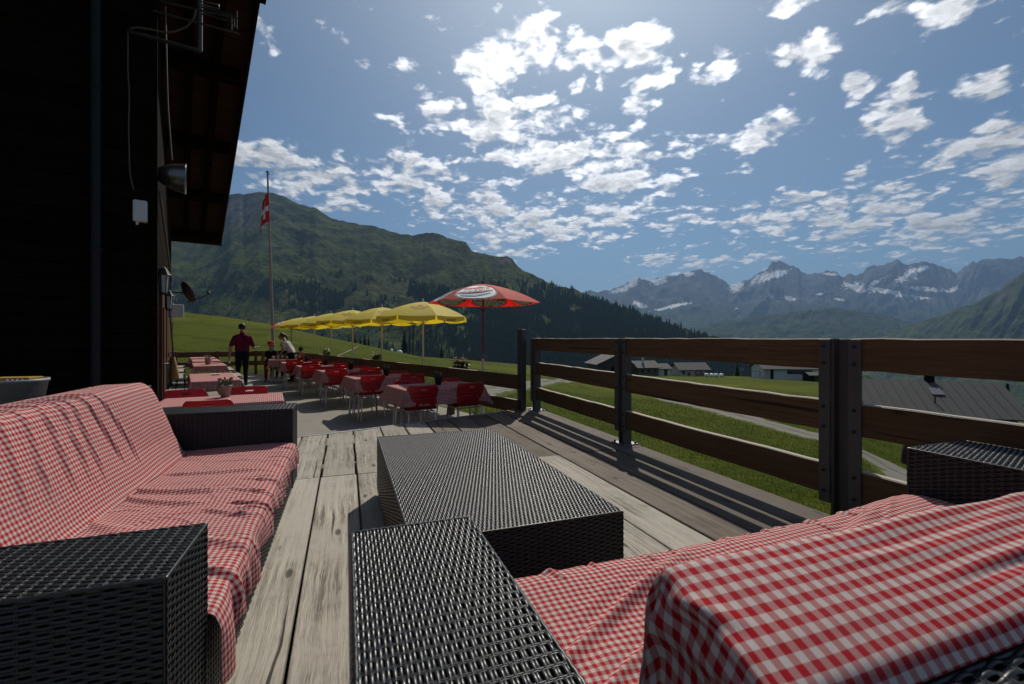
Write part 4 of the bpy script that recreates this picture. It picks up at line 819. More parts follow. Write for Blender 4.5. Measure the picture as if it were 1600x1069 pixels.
# sofa in front on the right
sb = empty('rattan_sofa', fr(DECK_A, (1.33, .66, 0)), DECK_A, label='black rattan sofa in the right foreground seen from behind its backrest', cat='sofa')
rbox(sb, 'arm', (-1.315, -.66, .03), (-1.0, .615, .60), ['top', '+y', '-x', '+x'])
rbox(sb, 'arm', (.90, -.66, .03), (1.30, .60, .645), ['topx', '+y', '-x'])
rbox(sb, 'seat_base', (-.998, -.36, .03), (.898, .60, .31), ['+y'], False)
rbox(sb, 'backrest', (-.998, -.66, .03), (.898, -.37, .765), ['topx', '-y'])
MB().box((-.98, -.30, .312), (.88, .56, .335)).build('cushion', M_WHITE, sb, .01)
MB().box((-.97, -.36, .34), (.86, -.26, .775)).build('back_cushion', M_WHITE, sb, .02)
feet(sb, [(-1.2, -.6), (1.2, -.6), (-1.2, .55), (1.2, .55)])

# ================================================================== checked cloths draped over the sofas
def foldfield(S, T, folds):
    z = np.zeros_like(S)
    for (s0, t0, s1, t1, a, w, bend) in folds:
        ds, dt = s1-s0, t1-t0; L = math.hypot(ds, dt); ux, uy = ds/L, dt/L; al = (S-s0)*ux+(T-t0)*uy; q = al/L
        ac = -(S-s0)*uy+(T-t0)*ux-bend*4*q*(1-q); wl = w*.72*(.7+.6*q)
        env = sstep(q, -.12, .15)*(1-sstep(q, .8, 1.12)); z = z+a*env*(np.exp(-(ac/wl)**2)-.45*np.exp(-((ac-1.7*wl)/(wl*1.1))**2)); 
    return z
def rfolds(n, s_rng, t_rng, ang, sp, a, w, L, seed):
    rg = np.random.default_rng(seed); out = []
    for _ in range(n):
        s, t = rg.uniform(*s_rng), rg.uniform(*t_rng); an = R(ang+rg.normal(0, sp)); l = L*rg.uniform(.5, 1.5); out.append((s, t, s+math.cos(an)*l, t+math.sin(an)*l, a*rg.uniform(.3, 1.0), w*rg.uniform(.6, 1.5), rg.normal(0, .04)))
    return out
def path(prof, T):                              # a cross section: list of (a, z) points, rounded; T arc length -> point and normal
    P = np.array(prof, float); D = np.diff(P, axis=0); L = np.hypot(D[:, 0], D[:, 1]); C = np.concatenate([[0], np.cumsum(L)]); tt = np.linspace(0, C[-1], 900)
    a = np.interp(tt, C, P[:, 0]); z = np.interp(tt, C, P[:, 1]); k = np.hanning(61)**3; k /= k.sum()
    pad = lambda x: np.convolve(np.concatenate([x[0]+(x[0]-x[1:31][::-1]), x, x[-1]+(x[-1]-x[-31:-1][::-1])]), k, 'valid'); a, z = pad(a), pad(z); n = len(tt); a, z = a[:n], z[:n]
    da, dz = np.gradient(a), np.gradient(z); l = np.hypot(da, dz); na, nz = -dz/l, da/l
    Tc = np.clip(T, 0, C[-1]); return np.interp(Tc, tt, a), np.interp(Tc, tt, z), np.interp(Tc, tt, na), np.interp(Tc, tt, nz), C[-1]
def cloth_obj(name, X, Y, Z, uv, label, root_ang=DECK_A):
    nu, nv = X.shape; c, s = math.cos(root_ang), math.sin(root_ang); V = np.stack([c*X-s*Y, s*X+c*Y, Z], -1).reshape(-1, 3)
    o = obj(name, npmesh(name, V, gridq(nu, nv), True, uv.reshape(-1, 2)), M_GING, label=label, cat='cloth'); recentre(o)
    so = o.modifiers.new('thick', 'SOLIDIFY'); so.thickness = .0018; so.offset = 0; return o
# -- left seat
def seat_left():
    nS, nT = 330, 240; v = np.linspace(1.475, 3.645, nS); prof = [(-1.20, .40), (-1.12, .358), (-1.0, .352), (-.55, .362), (-.385, .36), (-.343, .345), (-.330, .30), (-.326, .05)]
    hang = .085+.055*fbm(v*3.1, v*0, 3, 5)+.10*np.exp(-((v-1.52)/.12)**2)+.05*np.exp(-((v-1.95)/.10)**2)-.03*np.exp(-((v-2.5)/.1)**2)
    edge = .87; T01 = np.linspace(0, 1, nT); S = np.repeat(v[:, None], nT, 1); T = T01[None]*(edge+hang[:, None])
    a, z, na, nz, _ = path(prof, T)
    fl = [(2.9, .10, 2.62, .66, .020, .030, .05), (2.78, .16, 2.45, .62, .016, .026, .06), (3.05, .28, 2.95, .80, .014, .030, .02), (2.6, .05, 2.15, .50, .013, .035, .05), (2.35, .62, 2.18, .86, .013, .022, 0), (2.62, .68, 2.5, .92, .012, .022, .01), (2.05, .60, 1.9, .9, .018, .03, 0), (2.2, .35, 1.7, .8, .016, .04, -.04), (1.9, .45, 1.5, .78, .014, .03, -.03), (2.4, .72, 2.34, .93, .018, .016, 0), (2.75, .76, 2.7, .95, .016, .018, 0), (1.75, .7, 1.66, .98, .024, .022, 0)]
    fl += rfolds(44, (1.5, 3.5), (.05, .75), 118, 22, .0055, .013, .30, 3)+rfolds(26, (1.5, 3.6), (.70, .82), 95, 10, .009, .012, .17, 4)
    f = foldfield(S, T, fl)*.68+(fbm(S*5, T*5, 4, 8)-.5)*.008+(fbm(S*22, T*22, 2, 18)-.5)*.002
    fr_ = sstep(T, .80, .95); f = f+fr_*(.014*np.sin(S*31+2.5*np.sin(S*7))*sstep(T, .84, 1.0)+.012*fbm(S*8, T*2, 3, 3))
    f = np.maximum(f, -.007)
    X = a+na*f; Z = z+nz*f; Z = np.maximum(Z, .02); Y = S+.006*(fbm(S*6, T*6, 3, 21)-.5)
    Y = np.clip(Y, 1.474, 3.648); uv = np.stack([S+.035*(fbm(S*1.7, T*1.7, 3, 31)-.5)+f*.5, T+.035*(fbm(S*1.7+9, T*1.7, 3, 33)-.5)], -1)
    cloth_obj('checked_cloth', X, Y, Z, uv, 'crumpled red and white checked cloth over the seat of the left sofa')
seat_left()
def back_left():
    nS, nT = 330, 220; v = np.linspace(1.30, 3.62, nS); cut = np.zeros(nS)
    prof = [(-1.455, .62), (-1.45, .80), (-1.40, .822), (-1.27, .825), (-1.20, .822), (-1.165, .79), (-1.07, .57), (-.99, .385), (-.965, .352)]
    _, _, _, _, Lp = path(prof, np.zeros(1)); S = np.repeat(v[:, None], nT, 1)
    start = .02+.19*sstep(v, 2.1, 3.3)+.03*fbm(v*4, v*0, 3, 9); bot = Lp-.002-.004*np.exp(-((v-2.95)/.08)**2)
    T = start[:, None]+np.linspace(0, 1, nT)[None]*(bot-start)[:, None]; a, z, na, nz, _ = path(prof, T)
    fl = [(2.70, .27, 2.60, .82, .016, .018, .01), (2.76, .27, 2.82, .80, .018, .016, .01), (2.64, .27, 2.50, .80, .014, .02, .02), (2.50, .27, 2.38, .80, .015, .022, .02), (2.38, .27, 2.22, .8, .013, .024, .02), (2.86, .30, 2.96, .84, .014, .018, -.01), (2.24, .28, 2.08, .8, .012, .026, .01), (2.05, .27, 1.9, .8, .012, .028, .02), (1.85, .27, 1.7, .8, .012, .026, .02), (1.62, .27, 1.5, .8, .012, .03, .01)]
    fl += rfolds(22, (1.3, 2.75), (.24, .5), 98, 7, .006, .013, .40, 14)+rfolds(12, (1.3, 3.5), (.05, .26), 92, 12, .004, .014, .15, 15)+rfolds(8, (2.95, 3.5), (.45, .75), 30, 30, .003, .03, .2, 16)
    f = foldfield(S, T, fl)+(fbm(S*4, T*4, 4, 28)-.5)*.008*sstep(T, .3, .5)
    bulge = .028*np.exp(-((S-3.25)/.30)**4)*np.sin(np.clip((T-.36)/.44, 0, 1)*np.pi)+.012*np.exp(-((S-2.0)/.55)**4)*np.sin(np.clip((T-.36)/.44, 0, 1)*np.pi)
    f = np.maximum(f*.62, -.012)+bulge
    endr = sstep(S, 3.50, 3.62); X = a+na*f-endr*.03*sstep(T, .3, .6); Z = z+nz*f-.10*sstep(S, 3.47, 3.62)**2*(1-.6*sstep(T, .5, .8)); Y = S+.01*(fbm(S*5, T*5, 3, 22)-.5)+.03*endr*sstep(T, .4, .7)
    Y = np.minimum(Y, 3.646); Z = np.where(T < .2, np.maximum(Z, .805-3*np.maximum(.05-T, 0)), Z)
    uv = np.stack([S+.03*(fbm(S*1.5, T*1.5, 3, 41)-.5)+.4*f, T*1.0+.03*(fbm(S*1.5+3, T*1.5, 3, 43)-.5)], -1)
    cloth_obj('checked_cloth', X, Y, Z, uv, 'red and white checked cloth hanging over the backrest of the left sofa')
back_left()
def seat_right():
    nS, nT = 300, 190; u = np.linspace(.345, 2.222, nS); S = np.repeat(u[:, None], nT, 1)
    prof = [(.40, .46), (.46, .40), (.60, .385), (1.05, .395), (1.22, .405), (1.285, .395), (1.305, .35), (1.31, .08)]
    hang = .075+.05*fbm(u*3, u*0, 3, 55); T = np.linspace(0, 1, nT)[None]*(.93+hang[:, None]); a, z, na, nz, _ = path(prof, T)
    fl = [(.45, .30, 1.2, .62, .022, .030, .02), (.40, .50, .95, .80, .018, .028, .02), (.5, .12, 1.3, .40, .026, .035, .02), (.9, .3, 1.8, .75, .018, .035, .03), (.36, .70, .44, .95, .020, .014, 0), (.6, .62, 1.1, .88, .012, .024, .01), (1.2, .55, 2.0, .85, .014, .03, .02), (.40, .05, .9, .20, .02, .03, 0), (.42, .40, 1.1, .70, .014, .02, .02)]
    fl += rfolds(20, (.4, 2.0), (.1, .8), 25, 14, .007, .022, .35, 61)+rfolds(14, (.4, 2.1), (.78, .9), 92, 10, .008, .013, .14, 62)
    f = np.maximum(foldfield(S, T, fl)+(fbm(S*5, T*5, 4, 68)-.5)*.014, -.012); rise = .045*sstep(S, .9, 2.1)*np.sin(np.clip(T/.95, 0, 1)*np.pi)**.6
    rise = rise+.035*sstep(S, 1.7, 2.2)*np.clip(1-np.maximum(T-.93, 0)*9, 0, 1)
    Yv = a+na*f; Z = np.maximum(z+nz*f+rise, .02); X = np.clip(S+.006*(fbm(S*6, T*6, 3, 71)-.5), .34, 2.226)
    uv = np.stack([S+.03*(fbm(S*1.7, T*1.7, 3, 73)-.5), T+.03*(fbm(S*1.7+4, T*1.7, 3, 74)-.5)+f*.5], -1)
    c = cloth_obj('checked_cloth', X[:, ::-1], Yv[:, ::-1], Z[:, ::-1], uv[:, ::-1], 'red and white checked cloth spread over the seat of the right sofa')
seat_right()
def back_right():
    nS, nT = 260, 180; prof = [(.285, .776), (.30, .795), (.34, .812), (.40, .830), (.448, .842), (.468, .81), (.475, .62), (.48, .46)]
    S0 = np.linspace(0, 1, nS); Lp = path(prof, np.zeros(1))[4]
    T = np.repeat((np.linspace(0, 1, nT)*Lp)[None], nS, 0); a, z, na, nz, _ = path(prof, T)
    # across: down the left end first, then along the top
    drop = .34; Ls = drop+1.86; s = S0*Ls; sx = np.where(s < drop, 0, s-drop); down = np.maximum(drop-s, 0); r = .022
    xx = .325+np.sqrt(sx**2+.0001)*1.0; q = np.clip(s-drop, -.3, 2); xs = .345+.5*(q+np.sqrt(q*q+r*r)); dz = .5*(-q+np.sqrt(q*q+r*r))-.0; dz = dz*sstep(down+.05, 0, .2)*1.0+.0
    S = np.repeat(s[:, None], nT, 1); fl = [(.75, .07, 2.0, .10, -.007, .016, .0), (.6, .16, 1.6, .24, .004, .03, 0), (.30, .02, .22, .3, .012, .02, 0), (.36, .10, .1, .3, .014, .024, 0), (.33, .2, .05, .42, .012, .02, .02)]+rfolds(10, (.4, 2.0), (.0, .5), 6, 8, .0028, .02, .5, 81)+rfolds(14, (.3, 2.1), (.22, .5), 92, 12, .008, .02, .25, 82)
    f = foldfield(S, T, fl)+(fbm(S*5, T*5, 3, 83)-.5)*.005; f = np.maximum(f, -.006)
    top = sstep(S, drop-.06, drop+.10); Yv = a+na*f*top; Zt = z+nz*f*top
    Z = Zt-dz[:, None]; X = xs[:, None]-(1-top)*(f*.6+.02*fbm(S*3, T*5, 3, 4)*sstep(down[:, None], .02, .3))
    Z = np.maximum(Z, .45)
    uv = np.stack([S+.015*(fbm(S*2, T*2, 3, 91)-.5), T+.015*(fbm(S*2+4, T*2, 3, 92)-.5)], -1)
    cloth_obj('checked_cloth', X[:, ::-1], Yv[:, ::-1], Z[:, ::-1], uv[:, ::-1], 'big checked cloth over the backrest in the right foreground, nearest to the camera')
back_right()
# bucket behind the left sofa
p = AT(20, 632, 2.95); bk = empty('bucket', (p.x, p.y, TZ if False else 0), 0, label='white plastic bucket behind the left sofa with a packet inside', cat='bucket')
zb = p.z-.10; MB().box((-.30, -.25, TZ), (.30, .25, zb)).build('stand', M_LOG, bk) if False else None
st = empty('crate', (p.x, p.y, 0), DECK_A, label='black crate behind the sofa that carries the white bucket', cat='crate'); MB().box((-.3, -.24, 0), (.3, .24, zb-.02)).build('body', M_BLACK, st, .01); MB().box((-.31, -.25, zb-.02), (.31, .25, zb)).build('lid', M_BLACK, st, .005)
bk.location.z = zb; MB().lathe([(0, 0), (.125, 0), (.165, .245), (.172, .245), (.172, .262), (.158, .262), (.12, .012), (0, .012)], 28).build('body', M_TUB, bk); MB().tube([(.172*math.cos(a), .172*math.sin(a)*.2-.172*abs(math.cos(a*0+a))*0-.12*math.sin(a), .24-.12*math.sin(a)) for a in np.linspace(0, math.pi, 14)], .004, 6).build('handle', M_STEEL, bk)
pk = empty('packet', (p.x+.02, p.y, zb), R(12), label='yellow and red packet sticking out of the white bucket', cat='packet'); MB().box((-.11, -.06, .02), (.11, .06, .275)).build('carton', M_PACK, pk, .004); MB().box((-.02, -.062, .245), (.105, .0, .272)).build('red_stripe', M_PRN, pk)
for i in range(4): MB().box((-.005+i*.026, -.0640, .252), (.006+i*.026, -.0625, .268)).build('print_mark', M_PRW, pk)
# ================================================================== parasols
def text_mesh(body, shear=0.0, size=1.0):
    cu = bpy.data.curves.new('txt', 'FONT'); cu.body = body; cu.size = size; cu.shear = shear; cu.align_x = 'CENTER'; cu.align_y = 'CENTER'; cu.resolution_u = 3
    o = bpy.data.objects.new('txt', cu); COL.objects.link(o); bpy.context.view_layer.update(); dg = bpy.context.evaluated_depsgraph_get(); me = bpy.data.meshes.new_from_object(o.evaluated_get(dg))
    bm = bmesh.new(); bm.from_mesh(me); bmesh.ops.triangulate(bm, faces=bm.faces[:]); V = np.array([v.co[:] for v in bm.verts]); Fc = [[v.index for v in f.verts] for f in bm.faces]; bm.free()
    bpy.data.objects.remove(o); bpy.data.meshes.remove(me); return V, Fc
def bold(V, Fc, d):
    n = len(V); VV = np.concatenate([V+np.array([dx, dy, k*.0]) for k, (dx, dy) in enumerate([(0, 0), (d, 0), (-d, 0)])]); return VV, [[i+n*k for i in f] for k in range(3) for f in Fc]
NP = 8
def cpt(i, a, r, Rr, Hh, zt, rot, off=0.0, sag=.012):
    """point on canopy panel i: a across 0..1, r 0 at the apex .. 1 at the rim"""
    t0 = rot+2*math.pi*i/NP; t1 = t0+2*math.pi/NP; x = (1-a)*math.cos(t0)+a*math.cos(t1); y = (1-a)*math.sin(t0)+a*math.sin(t1)
    z = zt-Hh*(.35*r+.65*r*r)-sag*4*a*(1-a)*r; n = Vector((x*.45*r, y*.45*r, 1)).normalized(); return Vector((x*Rr*r, y*Rr*r, z))+n*off
def canopy(root, Rr, Hh, zt, rot, m, valance):
    b = MB(); nr, na = 9, 5
    for i in range(NP):
        V = [cpt(i, a/(na-1), max(.02, r/(nr-1)), Rr, Hh, zt, rot) for r in range(nr) for a in range(na)]; b.add(V, [(r*na+a, (r+1)*na+a, (r+1)*na+a+1, r*na+a+1) for r in range(nr-1) for a in range(na-1)], True)
    cv = b.build('canopy', m, root)
    if valance:
        for i in range(NP):
            v = MB(); V = []
            for k in range(9):
                a = .02+.96*k/8; p = cpt(i, a, 1, Rr, Hh, zt, rot); q = p+Vector((p.x*.012, p.y*.012, -valance*(.72+.28*math.sin(math.pi*a)))); V += [p, q]
            v.add(V, [(2*k, 2*k+1, 2*k+3, 2*k+2) for k in range(8)], True).build('valance', m, cv)
    return cv
def mapped(root, nm, V, Fc, m, f): MB().add([f(p[0], p[1]) for p in V], Fc).build(nm, m, root)
def parasol(loc, kind, rot, label, zrim, ground_z):
    global NP; NP = kind['n']; r = empty('parasol', loc, 0, label=label, cat='parasol', group='parasols along the terrace fence'); zt, Rr, Hh = kind['zt']-ground_z, kind['R'], kind['H']
    if kind['two']:
        MB().tube([(0, 0, 0), (0, 0, .95+zrim)], .022, 10).build('socket_pole', M_CREAM, r); MB().tube([(0, 0, .95+zrim), (0, 0, zt-.02)], .017, 10).build('pole', M_PRR if False else kind['pole'], r); MB().lathe([(.022, -.04), (.035, -.03), (.035, .03), (.018, .05)], 10, c=(0, 0, .95+zrim)).tube([(.03, 0, .95+zrim), (.07, 0, .95+zrim)], .008, 6).build('clamp', M_STEEL, r)
    else: MB().tube([(0, 0, 0), (0, 0, zt-.02)], .02, 10).build('pole', kind['pole'], r)
    cv = canopy(r, Rr, Hh, zt, rot, kind['m'], kind['val'])
    MB().lathe([(.03, 0), (.03, .012), (.012, .03), (.022, .05), (.012, .068), (0, .07)], 10, c=(0, 0, zt-.005)).build('finial', kind['fin'], r)
    for i in range(NP):
        P = [cpt(i, 0, q, Rr, Hh, zt, rot, -.012) for q in (.03, .35, .7, .99)]; rb = MB().tube(P, .005, 5).build('rib', kind['rib'], r); c = cpt(i, 0, .5, Rr, Hh, zt, rot, -.015); MB().tube([(0, 0, zt-Hh-.16), c], .0045, 5).build('strut', kind['rib'], rb)
    return r, cv, (Rr, Hh, zt, rot)
def print_red(cv, par, panels):
    Rr, Hh, zt, rot = par
    for i in panels:
        flip = lambda side: (lambda x, y: cpt(i, .5-x, .58-y, Rr, Hh, zt, rot, side))
        for s in (1, -1):
            def lay(k): return lambda x, y, k=k: cpt(i, .5+x, .66-y*1.18, Rr, Hh, zt, rot, s*.003*k)
            def fill(poly, k, m, nm): mapped(cv, nm, [(0, 0)]+poly, [(0, j+1, (j+1) % len(poly)+1) for j in range(len(poly))], m, lay(k))
            nb = 44; bd = [(.43*math.copysign(abs(math.cos(t))**.7, math.cos(t)), .27*math.copysign(abs(math.sin(t))**.8, math.sin(t))) for t in np.linspace(0, 2*math.pi, nb, endpoint=False)]
            cap = [(x*(1.06 if j % 2 else 1.0), y*(1.06 if j % 2 else 1.0)) for j, (x, y) in enumerate(bd)]
            fill(cap, 1, M_PRK, 'badge_edge'); fill([(x*.96, y*.95) for x, y in bd], 2, M_PRW, 'badge')
            sh = .10; bandp = [(-.38, -.135), (.38, -.035), (.38, .185), (-.38, .085)]; mapped(cv, 'badge_band', bandp, [(0, 1, 2, 3)], M_PRN, lay(3))
            mapped(cv, 'badge_wave', [(-.30, -.16), (.0, -.15), (.30, -.075), (.30, -.115), (.02, -.20), (-.26, -.20)], [(0, 1, 4, 5), (1, 2, 3, 4)], M_PRB, lay(3))
            mapped(cv, 'badge_crest', [(-.10, .17), (.0, .215), (.10, .20), (.08, .17), (0, .16)], [(0, 1, 2, 3, 4)], M_PRB, lay(3))
            V, Fc = bold(*text_mesh('rivella', .25), .012); w = np.ptp(V[:, 0]); V = V/w*.68; V[:, 1] *= .80; mapped(cv, 'lettering', [(x, y+.025+x*.135) for x, y, _ in V], Fc, M_PRW, lay(4))
def print_yel(cv, par, panels, small):
    Rr, Hh, zt, rot = par
    for i in panels:
        V, Fc = bold(*text_mesh('EICHHOF', 0), .015); w = np.ptp(V[:, 0]); V = V/w*.80; V[:, 1] *= .62
        mapped(cv, 'lettering', [(x, y) for x, y, _ in V], Fc, M_PRR, lambda x, y: cpt(i, .5+x, .60-y, Rr, Hh, zt, rot, .004))
        mapped(cv, 'emblem', [(-.12, .085), (.12, .085), (.14, .13), (.06, .125), (0, .16), (-.06, .125), (-.14, .13)], [(0, 1, 2, 3, 4, 5, 6)], M_PRR, lambda x, y: cpt(i, .5+x, .60-y, Rr, Hh, zt, rot, .004))
        mapped(cv, 'underline', [(-.24, -.105), (.24, -.105), (.24, -.085), (-.24, -.085)], [(0, 1, 2, 3)], M_PRR, lambda x, y: cpt(i, .5+x, .60-y, Rr, Hh, zt, rot, .004))
    for i in small:
        V, Fc = bold(*text_mesh('EICHHOF', 0), .02); w = np.ptp(V[:, 0]); V = V/w*.30; h = np.ptp(V[:, 1])
        def f(x, y):
            p = cpt(i, .5+x, 1, Rr, Hh, zt, rot); u = y/h; return p+Vector((p.x*.020, p.y*.020, -.075+u*.045))
        mapped(cv, 'valance_lettering', [(x, y) for x, y, _ in V], Fc, M_PRR, f)
RK = dict(n=6, two=True, R=1.02, H=.34, zt=2.07, m=M_RED, val=0, pole=simple('red_pole', (.22, .012, .018), .4), fin=simple('red_finial', (.18, .012, .015), .4), rib=M_STEELD)
YK = dict(n=8, two=False, R=1.0, H=.34, zt=1.93, m=M_YEL, val=.11, pole=M_CREAM, fin=M_CREAM, rib=M_CREAM)
face = -math.pi/2-math.pi/8; face6 = -math.pi/2-math.pi/6                   # one panel towards the camera
def fence_pt(px, off):
    k = (px-800)/F; c, s = math.cos(FENCE_A), math.sin(FENCE_A); ox, oy = FO[0]+c*off, FO[1]+s*off; b = (k*oy-ox)/(-s-k*c); return Vector((ox-s*b, oy+c*b, 0))
pr = fence_pt(755, .14); gz = float(ground(pr.x, pr.y))-.02; rr_, cv, par = parasol((pr.x, pr.y, gz), RK, face6-.10, 'red parasol with white badge, nearest to the deck', -gz-.17, gz); print_red(cv, par, (0, 2, 4, 3, 5))
ORD = ['first', 'second', 'third', 'fourth', 'fifth', 'sixth', 'seventh']
for k, px in enumerate([661, 597, 551, 517.6, 491, 471]):
    p = fence_pt(px, .14); gz = float(ground(p.x, p.y))-.02; YK['zt'] = [1.90, 1.90, 1.94, 1.93, 1.92, 1.93][k]
    rr_, cv, par = parasol((p.x, p.y, gz), YK, face+[0.06, .42, .12, .5, .3, .45][k], ('yellow parasol right behind the red one, nearest of the yellow row', 'second yellow parasol of the row counted from the deck', 'third yellow parasol of the row counted from the deck', 'fourth yellow parasol of the row counted from the deck', 'fifth yellow parasol of the row counted from the deck', 'sixth and farthest yellow parasol of the row')[k], 0, gz); print_yel(cv, par, (0, 4), (7, 1, 3))
p = fence_pt(455, .14); gz = float(ground(p.x, p.y))-.02; RK['zt'] = 1.90; rr_, cv, par = parasol((p.x, p.y, gz), RK, face6, 'faded red parasol half hidden behind the far end of the yellow row', -gz-.17, gz); print_red(cv, par, (0, 5))

# ================================================================== flag
p0 = AT(428, 548, 22.5); gz = float(ground(p0.x, p0.y)); tp_ = AT(418, 270, 22.5)
fp = empty('flagpole', (p0.x, p0.y, gz-.05), 0, label='tall weathered flagpole behind the far end of the terrace', cat='flagpole'); top = tp_-Vector((p0.x, p0.y, gz-.05))
MB().tube([(0, 0, 0), top*.5, top], [.075, .06, .04], 10).build('pole', M_POTW, fp); MB().lathe([(0, 0), (.07, .02), (.07, .07), (0, .1)], 10, c=top).tube([top-Vector((0, 0, .1)), top+Vector((.12, 0, -.08))], .02, 6).build('pulley_head', M_STEEL, fp)
def flag():
    n, m = 30, 40; a = AT(420, 302, 22.42); b = AT(422, 346, 22.42); V = []; mi = []
    for i in range(n):
        t = i/(n-1)
        for j in range(m):
            s = j/(m-1); pole = a.lerp(b, t); w = .50*s*(.55+.45*t); fold = .09*math.sin(s*13+t*2)*s; V.append(pole+Vector((-w+.03*math.sin(s*9), -.12*s+fold, -.55*s*s-.05*s+.02*math.sin(t*6+s*5))))
    b_ = MB()
    for i in range(n-1):
        for j in range(m-1):
            t, s = (i+.5)/(n-1)-.5, (j+.5)/(m-1)-.5; cross = (abs(t) < .10 and abs(s) < .32) or (abs(s) < .10 and abs(t) < .32); b_.Fc.append([i*m+j, i*m+j+1, i*m+m+j+1, i*m+m+j]); b_.S.append(True); b_.M.append(1 if cross else 0)
    b_.V = [tuple(v) for v in V]; recentre(b_.build('flag', [M_FLAGR, M_FLAGW], label='red flag with white cross hanging limp from the flagpole', cat='flag'))
flag()

# ================================================================== tables and chairs on the terrace
def chair_proto(m=None):
    r = empty('plastic_chair')
    nu, nv = 34, 46; V = []
    prof = [(.235, .425), (.21, .445), (.10, .452), (-.06, .445), (-.14, .448), (-.185, .475), (-.205, .54), (-.22, .64), (-.245, .76), (-.252, .80)]
    P = np.array(prof); L = np.concatenate([[0], np.cumsum(np.hypot(*np.diff(P, axis=0).T))]); tt = np.linspace(0, L[-1], nv); py, pz = np.interp(tt, L, P[:, 0]), np.interp(tt, L, P[:, 1]); k = np.array([1, 2, 3, 2, 1])/9
    for _ in range(2): py[2:-2], pz[2:-2] = np.convolve(py, k, 'valid'), np.convolve(pz, k, 'valid')
    f = tt/L[-1]; hw = np.interp(f, [0, .1, .45, .6, .85, .95, 1], [.19, .215, .225, .205, .220, .222, .19])
    for i in range(nu):
        s = 2*i/(nu-1)-1
        for j in range(nv):
            c = abs(s)**2.5; V.append((s*hw[j], py[j]+(.05*c if f[j] > .5 else .0)*min(1, (f[j]-.5)*4 if f[j] > .5 else 0), pz[j]+(.035*c if f[j] < .5 else .0)*min(1, max(0, (.52-f[j])*6))))
    b = MB(); Fc = []
    for i in range(nu-1):
        for j in range(nv-1):
            hole = False
            if j in (34, 37) and 6 <= i <= 26 and (i-6) % 3 < 2 and (i-6) % 3 == 0: hole = True
            if j == 31 and 12 <= i <= 20 and (i-12) % 3 == 0: hole = True
            if j in (41,) and 13 <= i <= 19: hole = True
            if not hole: Fc.append((i*nv+j, i*nv+j+1, (i+1)*nv+j+1, (i+1)*nv+j))
    b.add(V, Fc, True); o = b.build('shell', M_REDP, r); s = o.modifiers.new('t', 'SOLIDIFY'); s.thickness = .006; s.offset = 0
    bpy.context.view_layer.update(); dg = bpy.context.evaluated_depsgraph_get(); me = bpy.data.meshes.new_from_object(o.evaluated_get(dg)); o.modifiers.clear(); o.data = me
    for sx in (-1, 1):
        for (y0, y1) in ((.16, .21), (-.13, -.21)): MB().tube([(sx*.17, y0, .432), (sx*.185, (y0+y1)/2, .40), (sx*.215, y1, 0)], .0105, 8).build('leg', M_CHROME, r)
    MB().tube([(-.17, .16, .428), (.17, .16, .428)], .009, 6).tube([(-.17, -.13, .428), (.17, -.13, .428)], .009, 6).tube([(-.17, -.13, .428), (-.17, .16, .428)], .009, 6).tube([(.17, -.13, .428), (.17, .16, .428)], .009, 6).build('seat_frame', M_CHROME, r)
    return r
CH0 = chair_proto(); CH_USED = [False]
def chair(x, y, rz, label, group):
    c = CH0 if not CH_USED[0] else copy_tree(CH0); CH_USED[0] = True; c.location = (x, y, TZ); c.rotation_euler = (0, 0, rz); return tag(c, label, 'chair', group)
def table(loc, rz, w, d, label, group, h=.735):
    r = empty('terrace_table', loc, rz, label=label, cat='table', group=group); MB().box((-w/2, -d/2, h-.03), (w/2, d/2, h)).build('tabletop', M_BARN, r, .004)
    for sx in (-1, 1):
        for sy in (-1, 1): MB().tube([(sx*(w/2-.07), sy*(d/2-.07), 0), (sx*(w/2-.09), sy*(d/2-.09), h-.03)], .016, 8).build('leg', M_CHROME, r)
    return r
def tablecloth(loc, rz, w, d, label, group, h=.738, hang=.24, seed=0):
    """a cloth lying flat on top with its rim hanging in soft folds and pointed corners"""
    n = 84; W2, D2 = w/2+hang, d/2+hang; gx = np.linspace(-W2, W2, n); gy = np.linspace(-D2, D2, n); X, Y = np.meshgrid(gx, gy, indexing='ij')
    ox, oy = np.maximum(np.abs(X)-w/2, 0), np.maximum(np.abs(Y)-d/2, 0); rr = .018
    cor = np.minimum(ox, oy); drop = np.maximum(ox, oy)+.25*cor; out = .012+.055*(fbm((X+Y)*9+seed, (X-Y)*9, 2, seed)-.3)*np.clip(drop/hang, 0, 1)
    sx, sy = np.sign(X), np.sign(Y); fx = np.where(ox > 0, w/2+out+cor*.42, np.abs(X)); fy = np.where(oy > 0, d/2+out+cor*.42, np.abs(Y))
    Z = h+.003+(fbm(X*6+seed, Y*6, 3, seed+1)-.5)*.003-np.maximum(drop-.004, 0)*.97
    o = obj('tablecloth', npmesh('tablecloth', np.stack([fx*sx, fy*sy, Z], -1).reshape(-1, 3), gridq(n, n), True, np.stack([X, Y], -1).reshape(-1, 2)), M_GING, label=label, cat='tablecloth', group=group)
    o.location = loc; o.rotation_euler = (0, 0, rz); s = o.modifiers.new('t', 'SOLIDIFY'); s.thickness = .0015; s.offset = 1; return o
